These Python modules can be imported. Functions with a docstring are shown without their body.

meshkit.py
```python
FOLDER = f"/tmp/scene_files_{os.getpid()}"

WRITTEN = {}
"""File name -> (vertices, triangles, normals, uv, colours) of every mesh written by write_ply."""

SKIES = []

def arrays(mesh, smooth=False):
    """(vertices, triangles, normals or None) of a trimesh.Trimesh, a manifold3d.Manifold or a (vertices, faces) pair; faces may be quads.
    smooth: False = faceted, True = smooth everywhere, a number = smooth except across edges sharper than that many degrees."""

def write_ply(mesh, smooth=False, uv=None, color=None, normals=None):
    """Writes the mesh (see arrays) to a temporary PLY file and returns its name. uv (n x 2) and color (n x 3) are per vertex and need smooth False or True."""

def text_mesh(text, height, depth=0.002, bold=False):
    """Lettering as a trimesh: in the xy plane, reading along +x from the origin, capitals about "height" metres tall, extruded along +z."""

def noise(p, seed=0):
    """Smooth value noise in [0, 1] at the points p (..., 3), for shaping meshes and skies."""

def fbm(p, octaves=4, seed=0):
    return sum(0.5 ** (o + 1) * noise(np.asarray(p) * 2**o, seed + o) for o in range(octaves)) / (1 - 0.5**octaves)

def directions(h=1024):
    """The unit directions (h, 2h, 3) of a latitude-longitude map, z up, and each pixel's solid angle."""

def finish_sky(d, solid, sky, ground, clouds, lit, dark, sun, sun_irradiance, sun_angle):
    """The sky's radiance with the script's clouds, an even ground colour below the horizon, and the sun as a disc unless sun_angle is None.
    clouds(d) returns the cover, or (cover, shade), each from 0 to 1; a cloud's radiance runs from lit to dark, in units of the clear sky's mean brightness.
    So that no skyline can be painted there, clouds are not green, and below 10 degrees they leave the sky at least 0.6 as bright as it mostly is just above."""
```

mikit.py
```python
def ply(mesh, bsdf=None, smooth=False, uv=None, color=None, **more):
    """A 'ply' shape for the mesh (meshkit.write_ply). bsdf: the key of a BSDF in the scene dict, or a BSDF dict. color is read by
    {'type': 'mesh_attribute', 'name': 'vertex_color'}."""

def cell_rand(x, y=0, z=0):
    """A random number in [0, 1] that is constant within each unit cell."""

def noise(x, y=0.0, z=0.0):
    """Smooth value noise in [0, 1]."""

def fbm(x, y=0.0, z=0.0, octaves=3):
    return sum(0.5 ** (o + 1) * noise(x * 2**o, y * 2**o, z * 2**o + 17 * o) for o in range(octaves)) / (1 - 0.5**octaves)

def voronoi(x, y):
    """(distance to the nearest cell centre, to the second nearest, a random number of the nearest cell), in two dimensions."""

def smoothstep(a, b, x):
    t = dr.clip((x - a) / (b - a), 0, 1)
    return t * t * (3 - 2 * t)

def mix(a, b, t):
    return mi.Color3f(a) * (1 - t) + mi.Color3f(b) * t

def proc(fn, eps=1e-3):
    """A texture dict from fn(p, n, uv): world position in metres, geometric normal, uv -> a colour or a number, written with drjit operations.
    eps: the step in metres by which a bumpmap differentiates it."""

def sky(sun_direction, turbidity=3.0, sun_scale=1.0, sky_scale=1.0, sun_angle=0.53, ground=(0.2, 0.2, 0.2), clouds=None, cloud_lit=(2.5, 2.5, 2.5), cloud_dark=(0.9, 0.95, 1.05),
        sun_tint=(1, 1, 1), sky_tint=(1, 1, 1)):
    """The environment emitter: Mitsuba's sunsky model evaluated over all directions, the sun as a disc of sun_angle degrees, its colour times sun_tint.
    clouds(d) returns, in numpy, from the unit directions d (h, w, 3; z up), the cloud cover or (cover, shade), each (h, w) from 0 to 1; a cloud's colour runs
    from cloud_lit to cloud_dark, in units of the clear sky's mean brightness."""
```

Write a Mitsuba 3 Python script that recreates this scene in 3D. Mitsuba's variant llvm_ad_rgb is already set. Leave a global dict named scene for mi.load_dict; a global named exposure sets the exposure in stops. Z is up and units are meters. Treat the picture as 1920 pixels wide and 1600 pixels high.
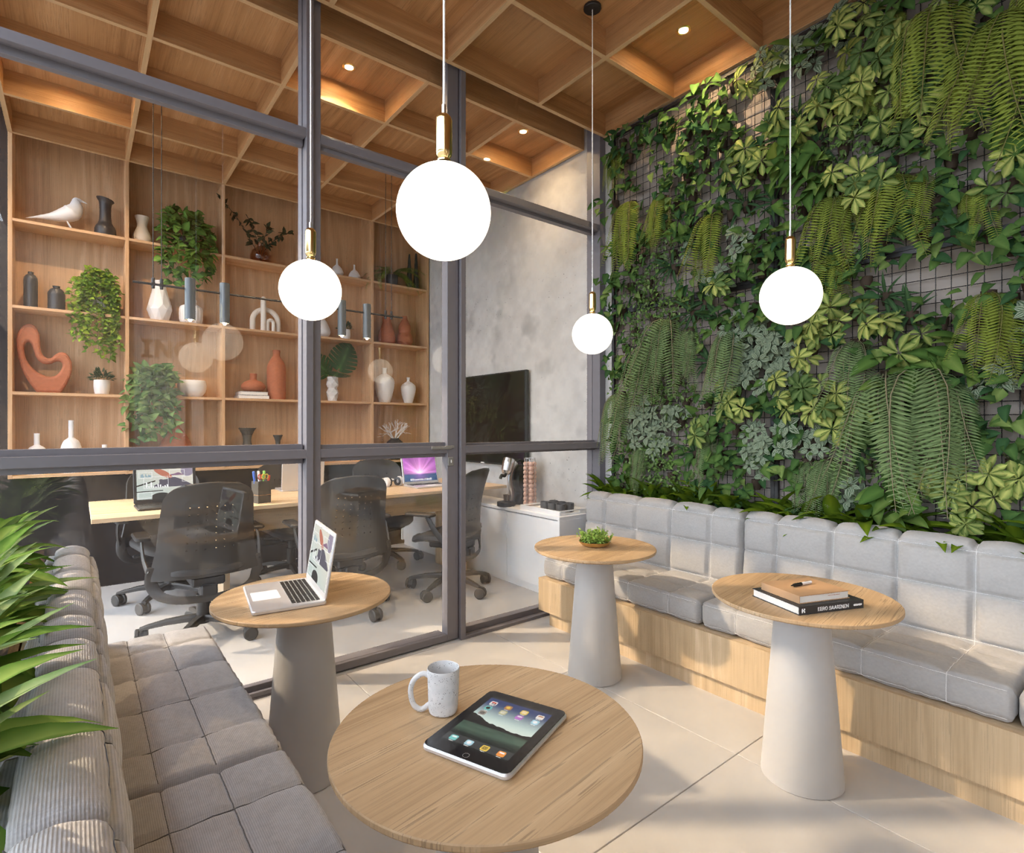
import math, numpy as np, trimesh, mitsuba as mi, drjit as dr
import manifold3d as m3
from shapely.geometry import Polygon, Point, box as sbox
from shapely import affinity
from shapely.ops import unary_union
import mikit, meshkit
from mikit import noise, fbm, smoothstep, mix, proc

T = mi.ScalarTransform4f
PI = math.pi
rng = np.random.default_rng(7)
scene, labels, place, used = {}, {}, {}, set()

# ---------------------------------------------------------------- camera, sky, exposure
A = math.radians(51.717)                       # the view is turned this far from the glazed partition
EYE = 1.45
scene['camera'] = {'type': 'perspective', 'fov': 2 * math.degrees(math.atan(960 / 1030)), 'fov_axis': 'x', 'near_clip': 0.05,
                   'to_world': T().look_at(origin=[0, 0, EYE], target=[math.cos(A), math.sin(A), EYE], up=[0, 0, 1])}
SUN_AZ, SUN_EL = (-0.785, 0.62), math.radians(35)
def clouds(d):
    q = d / np.maximum(d[..., 2:], 0.06)
    c = meshkit.fbm(np.stack([q[..., 0] * 0.8, q[..., 1] * 0.8, 0 * q[..., 0] + 2.0], -1), 4, 3)
    return np.clip((c - 0.36) / 0.22, 0, 1) * 0.9, np.clip((c - 0.55) / 0.3, 0, 1) * 0.5
scene['sky'] = mikit.sky([SUN_AZ[0] * math.cos(SUN_EL), SUN_AZ[1] * math.cos(SUN_EL), math.sin(SUN_EL)], turbidity=3.5, sun_scale=0.18, sky_scale=1.5, sun_angle=1.4,
                         ground=(0.36, 0.34, 0.31), sun_tint=(1.0, 0.98, 0.94), sky_tint=(0.95, 1.02, 1.14), clouds=clouds, cloud_lit=(1.9, 1.93, 1.95), cloud_dark=(0.9, 0.92, 0.95))
exposure = 4.1
GLOW = 0.45                                     # strength of every lamp in the rooms

# ---------------------------------------------------------------- naming
def uniq(k):
    if k not in used:
        used.add(k); return k
    i = 1
    while f'{k}_{i:03d}' in used: i += 1
    k = f'{k}_{i:03d}'; used.add(k); return k

def thing(name, label=None, cat=None, group=None, to=None, kind=None):
    k = uniq(name); place[k] = np.eye(4) if to is None else np.asarray(to, float)
    labels[k] = {a: b for a, b in (('label', label), ('category', cat), ('group', group), ('kind', kind)) if b}
    return k

def M(*rows): return np.array(rows, float)
def tr(x, y, z): m = np.eye(4); m[:3, 3] = x, y, z; return m
def rz(a): c, s = math.cos(a), math.sin(a); m = np.eye(4); m[0, :2] = c, -s; m[1, :2] = s, c; return m
def rx(a): c, s = math.cos(a), math.sin(a); m = np.eye(4); m[1, 1:3] = c, -s; m[2, 1:3] = s, c; return m
def ry(a): c, s = math.cos(a), math.sin(a); m = np.eye(4); m[0, 0] = c; m[0, 2] = s; m[2, 0] = -s; m[2, 2] = c; return m
def sc(s): m = np.eye(4); m[0, 0] = m[1, 1] = m[2, 2] = s; return m
def frame(x, y, z, o): m = np.eye(4); m[:3, 0], m[:3, 1], m[:3, 2], m[:3, 3] = x, y, z, o; return m
def unit(v): v = np.asarray(v, float); return v / max(np.linalg.norm(v), 1e-9)

def shape(mesh, bsdf=None, smooth=False, uv=None, color=None, **kw):
    return mikit.ply(mesh, bsdf, smooth=smooth, uv=uv, color=color, **kw)

def root_of(k):
    return k.split('__')[0]

def add(parent, name, sh, local=None, label=None, kind=None):
    """a part: sh is a ply dict (shared between copies) or (mesh, bsdf, smooth)"""
    k = uniq(parent + '__' + name)
    if isinstance(sh, tuple): sh = shape(*sh)
    m = place[root_of(k)] if local is None else place[root_of(k)] @ local
    d = dict(sh)
    if not np.allclose(m, np.eye(4)): d['to_world'] = T(m.tolist())
    scene[k] = d
    if label or kind: labels[k] = {a: b for a, b in (('label', label), ('kind', kind)) if b}
    return k

def solo(name, sh, label, cat, group=None, to=None, kind=None):
    k = thing(name, label, cat, group, to, kind)
    if isinstance(sh, tuple): sh = shape(*sh)
    d = dict(sh)
    if not np.allclose(place[k], np.eye(4)): d['to_world'] = T(place[k].tolist())
    scene[k] = d
    return k

# ---------------------------------------------------------------- meshes
def cat(*ms): return trimesh.util.concatenate([m for m in ms])
def box(lo, hi):
    lo, hi = np.array(lo, float), np.array(hi, float)
    return trimesh.creation.box(extents=hi - lo, transform=tr(*((lo + hi) / 2)))
def tri(man):
    a = man.to_mesh(); return trimesh.Trimesh(a.vert_properties[:, :3], a.tri_verts, process=False)
def cbox(lo, hi, c=0.004):
    """a box with chamfered edges"""
    lo, hi = np.array(lo, float), np.array(hi, float); c = min(c, *((hi - lo) / 2.2)); P = []
    for k in range(3):
        a, b = lo + c, hi - c; a[k], b[k] = lo[k], hi[k]
        P += [(x, y, z) for x in (a[0], b[0]) for y in (a[1], b[1]) for z in (a[2], b[2])]
    return tri(m3.Manifold.hull_points(np.array(P)))
def rbox(w, d, h, r, z0=0.0, e=0.0, n=6):
    """a slab with rounded plan corners (and a chamfer e), centred in x and y"""
    e = min(e, h / 2.2)
    def ring(o, z):
        rr = max(r - o, 1e-4); out = []
        for (sx, sy, a0) in ((1, 1, 0), (-1, 1, 90), (-1, -1, 180), (1, -1, 270)):
            for i in range(n + 1):
                a = math.radians(a0 + 90 * i / n); out.append((sx * (w / 2 - r) + rr * math.cos(a), sy * (d / 2 - r) + rr * math.sin(a), z))
        return out
    rings = [ring(e, z0), ring(0, z0 + e), ring(0, z0 + h - e), ring(e, z0 + h)] if e > 0 else [ring(0, z0), ring(0, z0 + h)]
    return loft(rings)
def loft(rings, caps=True, closed=True):
    R = [np.asarray(r, float) for r in rings]; n = len(R[0]); V = np.vstack(R); F = []
    m = n if closed else n - 1
    for k in range(len(R) - 1):
        for i in range(m):
            j = (i + 1) % n; a, b, c, d = k * n + i, k * n + j, (k + 1) * n + j, (k + 1) * n + i
            F += [(a, b, c), (a, c, d)]
    if caps:
        V = np.vstack([V, R[0].mean(0), R[-1].mean(0)]); c0, c1, e = len(V) - 2, len(V) - 1, (len(R) - 1) * n
        for i in range(n):
            j = (i + 1) % n; F += [(c0, j, i), (c1, e + i, e + j)]
    return trimesh.Trimesh(V, F, process=False)
def lathe(prof, n=40):
    """prof: (r, z) from the bottom outside to wherever; r = 0 closes"""
    rings, a = [], np.linspace(0, 2 * PI, n, endpoint=False)
    rings = [np.stack([max(r, 1e-5) * np.cos(a), max(r, 1e-5) * np.sin(a), np.full(n, z)], 1) for r, z in prof]
    m = loft(rings, caps=False)
    if m.volume < 0: m.invert()
    return m
def spl(pts, n=8):
    """Catmull-Rom through 2-D or 3-D points"""
    P = np.array(pts, float); P = np.vstack([2 * P[0] - P[1], P, 2 * P[-1] - P[-2]]); out = []
    for i in range(1, len(P) - 2):
        for t in np.linspace(0, 1, n, endpoint=False):
            a, b, c, d = P[i - 1:i + 3]
            out.append(0.5 * (2 * b + (c - a) * t + (2 * a - 5 * b + 4 * c - d) * t * t + (3 * b - a - 3 * c + d) * t ** 3))
    return np.array(out + [P[-2]])
def tube(path, r, n=8, caps=True, flat=1.0, up=(0, 0, 1)):
    P = np.array(path, float); r = np.broadcast_to(r, len(P)); t = np.gradient(P, axis=0); t /= np.linalg.norm(t, axis=1, keepdims=True) + 1e-12
    u = np.array(up, float); rings = []
    for p, d, q in zip(P, t, r):
        x = np.cross(u, d)
        if np.linalg.norm(x) < 1e-4: x = np.cross([1, 0.1, 0], d)
        x = unit(x); y = np.cross(d, x); a = np.linspace(0, 2 * PI, n, endpoint=False)[:, None]
        rings.append(p + q * (np.cos(a) * x + flat * np.sin(a) * y))
    return loft(rings, caps=caps)
def cyl(p0, p1, r, n=20, r1=None):
    return tube([p0, p1], [r, r if r1 is None else r1], n, up=(0, 0, 1) if abs(np.array(p1, float) - p0)[2] < 0.9 * np.linalg.norm(np.array(p1, float) - p0) else (1, 0, 0))
def disc(r, z, n=32, up=True):
    a = np.linspace(0, 2 * PI, n, endpoint=False); V = np.vstack([np.stack([r * np.cos(a), r * np.sin(a), a * 0 + z], 1), [[0, 0, z]]])
    F = [(i, (i + 1) % n, n) if up else ((i + 1) % n, i, n) for i in range(n)]
    return trimesh.Trimesh(V, F, process=False)
def extr(poly, h, z0=0.0):
    ms = [trimesh.creation.extrude_polygon(g, h, engine='earcut') for g in (poly.geoms if hasattr(poly, 'geoms') else [poly])]
    m = cat(*ms); m.apply_translation([0, 0, z0]); return m
def quad(o, a, b):
    o, a, b = (np.array(v, float) for v in (o, a, b))
    return trimesh.Trimesh([o, o + a, o + a + b, o + b], [[0, 1, 2], [0, 2, 3]], process=False), np.array([[0, 0], [1, 0], [1, 1], [0, 1.0]])
def grained(mesh, g, off=None):
    """flat mesh with a uv in metres: v along the grain axis g, u across it (own offset, so that no two boards look alike)"""
    V, F = np.array(mesh.vertices)[np.array(mesh.faces)].reshape(-1, 3), np.arange(len(mesh.faces) * 3).reshape(-1, 3)
    N = np.repeat(np.cross(V[1::3] - V[0::3], V[2::3] - V[0::3]), 3, axis=0); k = np.abs(N).argmax(1)
    o = rng.uniform(0, 40, 2) if off is None else off; uv = np.zeros((len(V), 2))
    for a in range(3):
        s = k == a
        ax = [b for b in range(3) if b != a]
        gv = g if g in ax else ax[1]
        gu = [b for b in ax if b != gv][0]
        uv[s, 0], uv[s, 1] = V[s, gu] + o[0] + 3.7 * a, V[s, gv] * (1 if g in ax else 6) + o[1]
    return trimesh.Trimesh(V, F, process=False), uv
def board(mesh, bsdf, g, off=None):
    m, uv = grained(mesh, g, off); return shape(m, bsdf, False, uv)
def axbox(lo, hi, bsdf, g, c=0.0):
    return board(cbox(lo, hi, c) if c else box(lo, hi), bsdf, g)

# ---------------------------------------------------------------- materials
def principled(col, rough=0.5, metallic=0.0, spec=0.5, two=True, **kw):
    c = col if isinstance(col, dict) else {'type': 'rgb', 'value': list(col)}
    d = {'type': 'principled', 'base_color': c, 'roughness': rough, 'metallic': metallic, 'specular': spec, **kw}
    return {'type': 'twosided', 'bsdf': d} if two else d
def bump(d, fn, scale, eps=1e-3):
    inner = d['bsdf'] if d['type'] == 'twosided' else d
    return {'type': 'twosided', 'bsdf': {'type': 'bumpmap', 'tex': proc(fn, eps), 'scale': scale, 'bsdf': inner}}
def mat(name, d): scene[name] = d; return name

def wood(lo, mid, hi, warp=5.0, dash=0.14):
    def fn(p, n, uv):
        u, v = uv.x, uv.y
        w = fbm(u * 2.4, v * 0.45, 3.0)
        band = noise(u * 34 + 7 * w, v * 0.5, 1.0)
        cath = 0.5 + 0.5 * dr.sin(2 * PI * (u * 9 + warp * w))
        cath = cath * cath * smoothstep(0.45, 0.75, noise(u * 3.5, v * 0.15, 6.0))
        st = noise(u * 230, v * 4.0, 2.0); fine = noise(u * 620, v * 16, 4.0)
        plank = noise(u * 6.0, v * 0.15, 9.0)
        t = 0.30 * band + 0.20 * st + 0.12 * fine + 0.28 * plank + 0.22 * cath
        c = mix(lo, mid, smoothstep(0.12, 0.52, t))
        c = mix(c, hi, smoothstep(0.48, 0.85, t))
        return c * (1 - dash * smoothstep(0.66, 0.80, noise(u * 420, v * 11, 7.0)) * smoothstep(0.4, 0.7, band))
    return fn
mat('oak_ceiling', principled(proc(wood((0.30, 0.145, 0.055), (0.43, 0.23, 0.098), (0.53, 0.31, 0.15))), 0.5, spec=0.3))
mat('oak_highlight', principled(proc(wood((0.44, 0.28, 0.14), (0.52, 0.34, 0.18), (0.6, 0.42, 0.24))), 0.5, spec=0.3))  # paler oak: light caught by the beam undersides, put into the colour
mat('oak_shelf', principled(proc(wood((0.38, 0.215, 0.105), (0.53, 0.325, 0.175), (0.62, 0.415, 0.25))), 0.5, spec=0.3))
mat('oak_bench', principled(proc(wood((0.40, 0.285, 0.165), (0.51, 0.38, 0.235), (0.60, 0.46, 0.31))), 0.5, spec=0.3))
mat('oak_table', principled(proc(wood((0.30, 0.195, 0.105), (0.43, 0.295, 0.170), (0.52, 0.38, 0.235), dash=0.3)), 0.5, spec=0.3))
mat('oak_desk', principled(proc(wood((0.50, 0.36, 0.21), (0.62, 0.46, 0.29), (0.70, 0.55, 0.37))), 0.45, spec=0.35))

def concrete_fn(p, n, uv):
    big = fbm(p.y * 1.3, p.z * 1.3, p.x * 1.3, octaves=4); fine = fbm(p.y * 14, p.z * 14, p.x * 9)
    pit = smoothstep(0.80, 0.88, noise(p.y * 75, p.z * 75, p.x * 75)) * smoothstep(0.42, 0.62, fbm(p.y * 2.2 + 7, p.z * 2.2, 2.0))
    dirt = smoothstep(0.55, 0.8, fbm(p.y * 5, p.z * 5, 4.0)) * smoothstep(0.4, 0.7, fbm(p.y * 1.7, p.z * 1.7, 8.0))
    c = mix((0.43, 0.42, 0.405), (0.57, 0.56, 0.54), smoothstep(0.25, 0.75, 0.7 * big + 0.3 * fine))
    return c * (1 - 0.55 * pit) * (1 - 0.25 * dirt)
mat('concrete', principled(proc(concrete_fn), 0.75, spec=0.2))
mat('frame_grey', principled((0.155, 0.145, 0.158), 0.42))
mat('wall_dark', principled((0.017, 0.013, 0.012), 0.55, spec=0.3))
mat('white_paint', principled((0.72, 0.70, 0.67), 0.6, spec=0.3))
mat('slab_dark', principled((0.10, 0.09, 0.085), 0.8))
mat('rear_wood', principled((0.36, 0.29, 0.22), 0.6))

def tile_fn(p, n, uv):
    return mix((0.47, 0.45, 0.425), (0.53, 0.51, 0.485), fbm(p.x * 2.2, p.y * 2.2, 1.0, octaves=4))
mat('tile', principled(proc(tile_fn), 0.34, spec=0.4))
mat('grout', principled((0.40, 0.37, 0.34), 0.8))
mat('floor_pale', principled((0.45, 0.45, 0.45), 0.4, spec=0.4))

def weave(p):
    k = 2 * PI / 0.0046
    return (0.5 + 0.5 * dr.sin(p.x * k)) * 0.7 + (0.5 + 0.5 * dr.sin(p.y * k)) * 0.15 + (0.5 + 0.5 * dr.sin(p.z * k)) * 0.15
def cloth(p): return 0.80 + 0.16 * fbm(p.x * 120, p.y * 120, p.z * 120) + 0.10 * fbm(p.x * 4, p.y * 4, p.z * 4)
mat('fabric', principled(proc(lambda p, n, uv: mi.Color3f(0.41, 0.40, 0.39) * cloth(p)), 0.85, spec=0.15, sheen=0.3))
mat('fabric_ribbed', bump(principled(proc(lambda p, n, uv: mi.Color3f(0.50, 0.49, 0.49) * (cloth(p) - 0.16 + 0.30 * weave(p))), 0.85, spec=0.15, sheen=0.3), lambda p, n, uv: weave(p), 0.0010, 5e-4))
mat('thread_lit', principled((0.66, 0.65, 0.64), 0.8))
mat('thread_shaded', principled((0.17, 0.165, 0.165), 0.9))
mat('table_base', principled((0.43, 0.42, 0.41), 0.55, spec=0.35))
mat('brass', {'type': 'twosided', 'bsdf': {'type': 'principled', 'base_color': {'type': 'rgb', 'value': [0.80, 0.60, 0.28]}, 'metallic': 1.0, 'roughness': 0.16}})
mat('steel', {'type': 'twosided', 'bsdf': {'type': 'principled', 'base_color': {'type': 'rgb', 'value': [0.66, 0.66, 0.67]}, 'metallic': 1.0, 'roughness': 0.25}})
mat('alu', principled((0.66, 0.66, 0.67), 0.35, metallic=0.6))
mat('black_plastic', principled((0.022, 0.022, 0.023), 0.4))
mat('chair_plastic', principled((0.036, 0.034, 0.032), 0.45))
mat('chair_seat', principled((0.045, 0.043, 0.042), 0.6))
mat('black_metal', principled((0.018, 0.017, 0.018), 0.45))
mat('white_ceramic', principled((0.70, 0.68, 0.65), 0.38))
mat('white_matte', principled((0.68, 0.66, 0.64), 0.65))
mat('cream_white', principled((0.70, 0.65, 0.58), 0.6)); mat('cream', principled((0.66, 0.57, 0.46), 0.6))
mat('black_ceramic', principled((0.026, 0.024, 0.024), 0.45))
mat('dark_clay', principled((0.052, 0.050, 0.044), 0.55))
mat('terracotta', principled(proc(lambda p, n, uv: mi.Color3f(0.36, 0.125, 0.062) * (0.9 + 0.2 * fbm(p.x * 60, p.y * 60, p.z * 60))), 0.75, spec=0.2))
mat('lacquer_white', principled((0.80, 0.80, 0.79), 0.3))
mat('pane', {'type': 'thindielectric', 'int_ior': 1.5})
mat('clear_glass', {'type': 'thindielectric', 'int_ior': 1.5})
mat('amber_glass', {'type': 'thindielectric', 'int_ior': 1.5, 'specular_transmittance': {'type': 'rgb', 'value': [0.62, 0.36, 0.18]}})
mat('painted_shade', principled((0.30, 0.255, 0.225), 0.8)); mat('soil', principled((0.05, 0.032, 0.02), 0.9))
mat('stem', principled((0.13, 0.16, 0.05), 0.7))
mat('cord_white', principled((0.80, 0.80, 0.80), 0.4))
mat('leaf', {'type': 'principledthin', 'base_color': {'type': 'mesh_attribute', 'name': 'vertex_color'}, 'roughness': 0.42, 'diff_trans': 0.5, 'eta': 1.4})
mat('vcol', principled({'type': 'mesh_attribute', 'name': 'vertex_color'}, 0.5, spec=0.3))
for nm, c in dict(ink_white=(0.8, 0.8, 0.8), ink_black=(0.012, 0.012, 0.012), paper=(0.74, 0.71, 0.66), tan_cover=(0.38, 0.19, 0.09), grey_cover=(0.34, 0.33, 0.32), grey_cup=(0.085, 0.082, 0.08), letter=(0.16, 0.075, 0.035),
                 copper=(0.55, 0.36, 0.29), black_cover=(0.03, 0.03, 0.031), tan_soft=(0.42, 0.255, 0.14), blue_ink=(0.05, 0.16, 0.62), green_ink=(0.3, 0.62, 0.12), red_ink=(0.62, 0.06, 0.03), yellow_ink=(0.7, 0.5, 0.08), lock=(0.20, 0.195, 0.18)).items():
    mat(nm, principled(c, 0.5))
# ================================================================ the setting
WX, YG, YB, ZC, ZB = 3.475, 3.134, 6.20, 4.05, 3.86       # right wall, partition front, dark wall, coffer panels, beam undersides
XF = -0.75                                                 # open side of the rooms, towards the sun
BX = [-0.44 + 0.787 * k for k in range(5)] + [3.445]       # beams towards the back wall
LY = [3.110 - 0.667 * k for k in range(10)]                # cross beams of the lounge
MY = [3.385 + 0.672 * k for k in range(5)]                 # cross beams of the meeting room

def struct(name, sh=None, label=None):
    k = thing(name, label, kind='structure')
    if sh is not None:
        scene[k] = shape(*sh) if isinstance(sh, tuple) else sh
    return k

# floors: big pale tiles in the lounge, one pale sheet in the meeting room
fl = struct('floor', (box([XF, -3.2, -0.14], [WX, YG, -0.006]), 'grout'), 'pale beige floor of large square tiles with thin joints in the lounge')
tx = [XF, 0.182, 1.231, 2.285, WX]; ty = [-3.2, -1.86, -0.81, 0.24, 1.292, 2.345, YG]
for i in range(len(tx) - 1):
    for j in range(len(ty) - 1):
        g = 0.0022
        add(fl, 'tile', (cbox([tx[i] + g, ty[j] + g, -0.02], [tx[i + 1] - g, ty[j + 1] - g, 0], 0.0015), 'tile'))
struct('floor_001', (box([XF, YG, -0.14], [WX, 6.5, 0.0]), 'floor_pale'), 'plain pale floor of the meeting room behind the glass')
wr = struct('wall_right', (box([WX, -3.2, 0], [WX + 0.2, 6.5, 4.2]), 'concrete'), 'grey concrete wall along the right side of both rooms')
add(wr, 'painted_shade', (box([WX - 0.004, -3.2, 0.9], [WX, 3.035, 3.86]), 'painted_shade'))  # added brown sheet: shade behind the plants, painted as a darker wall
wb = cat(box([-0.462, YB, 0], [WX, 6.6, 1.02]), box([-1.05, YB, 0], [-0.462, 6.6, 4.2]), box([-0.462, 6.40, 1.02], [WX, 6.6, 4.2]))
struct('wall_back', (wb, 'wall_dark'), 'near-black wall below and beside the oak shelving')
struct('ceiling_002', (box([XF, -3.4, 4.10], [WX + 0.2, 6.6, 4.25]), 'slab_dark'))
wf = struct('wall_front', (box([-1.6, -3.45, 0], [WX, -3.2, 4.1]), 'rear_wood'), 'brown wall behind the viewer, seen only as a reflection')
add(wf, 'pier', (box([0.64, -3.2, 0.9], [1.27, -3.16, 4.05]), 'white_paint'))
add(wf, 'pier', (box([1.36, -3.2, 0.9], [1.52, -3.16, 4.05]), 'white_paint'))
struct('sun_blocker', (box([-1.72, -3.2, 2.58], [XF, 3.10, 2.70]), 'slab_dark'), 'added unseen slab outside the open side, keeping sun off the lounge')  # unseen slab added to block the sun from the front table and floor
lt = thing('pier_lettering', 'brown capital letters on the white pier, mirrored in the left glass pane', 'lettering')
m = meshkit.text_mesh('INC', 0.25, 0.012, bold=True)
m.apply_transform(frame([1, 0, 0], [0, 0, 1], [0, 1, 0], [0.70, -3.16, 2.47])); m.invert()
add(lt, 'letters', (m, 'letter'))

def coffers(key, ys, y0, y1, xs, x1):
    for k, x in enumerate(xs):
        add(add(key, 'beam', axbox([x - 0.015, y0, ZB + 0.003], [x + 0.015, y1, ZC], 'oak_ceiling', 1)), 'highlight_strip', axbox([x - 0.015, y0, ZB], [x + 0.015, y1, ZB + 0.003], 'oak_highlight', 1))  # strip under each beam painted paler as a highlight
    for y in ys:
        for a, b in zip(xs[:-1], xs[1:]):
            add(add(key, 'beam', axbox([a + 0.015, y - 0.015, ZB + 0.003], [b - 0.015, y + 0.015, ZC], 'oak_ceiling', 0)), 'highlight_strip', axbox([a + 0.015, y - 0.015, ZB + 0.0004], [b - 0.015, y + 0.015, ZB + 0.003], 'oak_highlight', 0))
    yy = sorted(ys)
    for a, b in zip(xs[:-1], xs[1:]):
        for c, d in zip(yy[:-1], yy[1:]):
            add(key, 'panel', axbox([a + 0.0155, c + 0.0155, ZC - 0.012], [b - 0.0155, d - 0.0155, ZC + 0.012], 'oak_ceiling', 1))
ce = struct('ceiling', (box([XF, -3.2, ZC + 0.012], [WX - 0.01, LY[0] + 0.012, ZC + 0.048]), 'oak_ceiling'), 'oak coffered ceiling over the lounge')
coffers(ce, LY, LY[-1], LY[0] + 0.015, [-1.2] + BX if 0 else BX, None)
cm = struct('ceiling_001', (box([-0.46, MY[0] - 0.012, ZC + 0.012], [WX - 0.01, YB, ZC + 0.048]), 'oak_ceiling'), 'oak coffered ceiling over the meeting room')
coffers(cm, MY, MY[0] - 0.015, MY[-1] + 0.015, BX, None)

# ---------------------------------------------------------------- glazed partition
def ibar(x0, x1, z0, z1, bead=0.014, y0=YG, y1=YG + 0.15, along='z'):
    """window profile: front and rear flange, narrower web; along z (a post) or x (a rail)"""
    if along == 'z':
        b = bead
        return cat(cbox([x0, y0, z0], [x1, y0 + 0.028, z1], 0.002), box([x0 + 0.008, y0 + 0.028, z0], [x1 - 0.008, y1 - 0.06, z1]), cbox([x0, y1 - 0.06, z0], [x1, y1, z1], 0.002))
    return cat(cbox([x0, y0, z0], [x1, y0 + 0.028, z1], 0.002), box([x0, y0 + 0.028, z0 + 0.006], [x1, y1 - 0.09, z1 - 0.006]), cbox([x0, y1 - 0.09, z0 - bead], [x1, y1 - 0.05, z1 + bead], 0.002), box([x0, y1 - 0.05, z0 + 0.004], [x1, y1, z1 - 0.004]))
P1, P2, P3 = (1.004, 1.044), (2.034, 2.074), (3.405, WX)
ZT = 4.09
def pane(parent, x0, x1, z0, z1, y=YG + 0.085):
    m, _ = quad([x0, y, z0], [x1 - x0, 0, 0], [0, 0, z1 - z0]); add(parent, 'pane', (m, 'pane'))
R1, R2 = (1.270, 1.320), (3.078, 3.128)
w1 = struct('window_1', None, 'left fixed part of the grey framed glass partition')
for nm, a, b in (('post', XF, XF + 0.04), ('post', *P1)): add(w1, nm, (ibar(a, b, 0, ZT), 'frame_grey'))
for r in (R1, R2): add(w1, 'rail', (ibar(XF + 0.04, P1[0], r[0], r[1], along='x', bead=0.03), 'frame_grey'))
add(w1, 'sill', (cat(box([XF + 0.04, YG, 0], [P1[0], YG + 0.15, 0.006]), cbox([XF + 0.04, YG + 0.006, 0.006], [P1[0], YG + 0.03, 0.03], 0.002), cbox([XF + 0.04, YG + 0.07, 0.006], [P1[0], YG + 0.11, 0.045], 0.002)), 'frame_grey'))
for a, b in ((0.03, R1[0]), (R1[1], R2[0]), (R2[1], ZT)): pane(w1, XF + 0.04, P1[0], a, b)
d1 = struct('door_1', None, 'tall glass sliding door of the partition, grey frame with lock')
DY0, DY1 = YG + 0.030, YG + 0.10
x0, x1 = P1[1] + 0.002, P2[0] - 0.002
for a, b in ((x0, x0 + 0.05), (x1 - 0.088, x1)): add(d1, 'stile', (cbox([a, DY0, 0.008], [b, DY1, ZT], 0.003), 'frame_grey'))
for a, b in ((0.008, 0.052), R1, R2): add(d1, 'rail', (ibar(x0 + 0.05, x1 - 0.088, a, b, y0=DY0, y1=DY0 + 0.12, along='x', bead=0.024 if a > 0.1 else 0.0), 'frame_grey'))
for a, b in ((0.05, R1[0]), (R1[1], R2[0]), (R2[1], ZT)): pane(d1, x0 + 0.05, x1 - 0.088, a, b, YG + 0.07)
lk = add(d1, 'lock_bar', (cbox([1.82, DY0 - 0.012, 1.298], [1.975, DY0 + 0.004, 1.316], 0.003), 'lock'))
add(d1, 'lock_case', (cbox([1.925, DY0 - 0.010, 1.303], [1.995, DY0 + 0.004, 1.322], 0.003), 'lock'))
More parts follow.
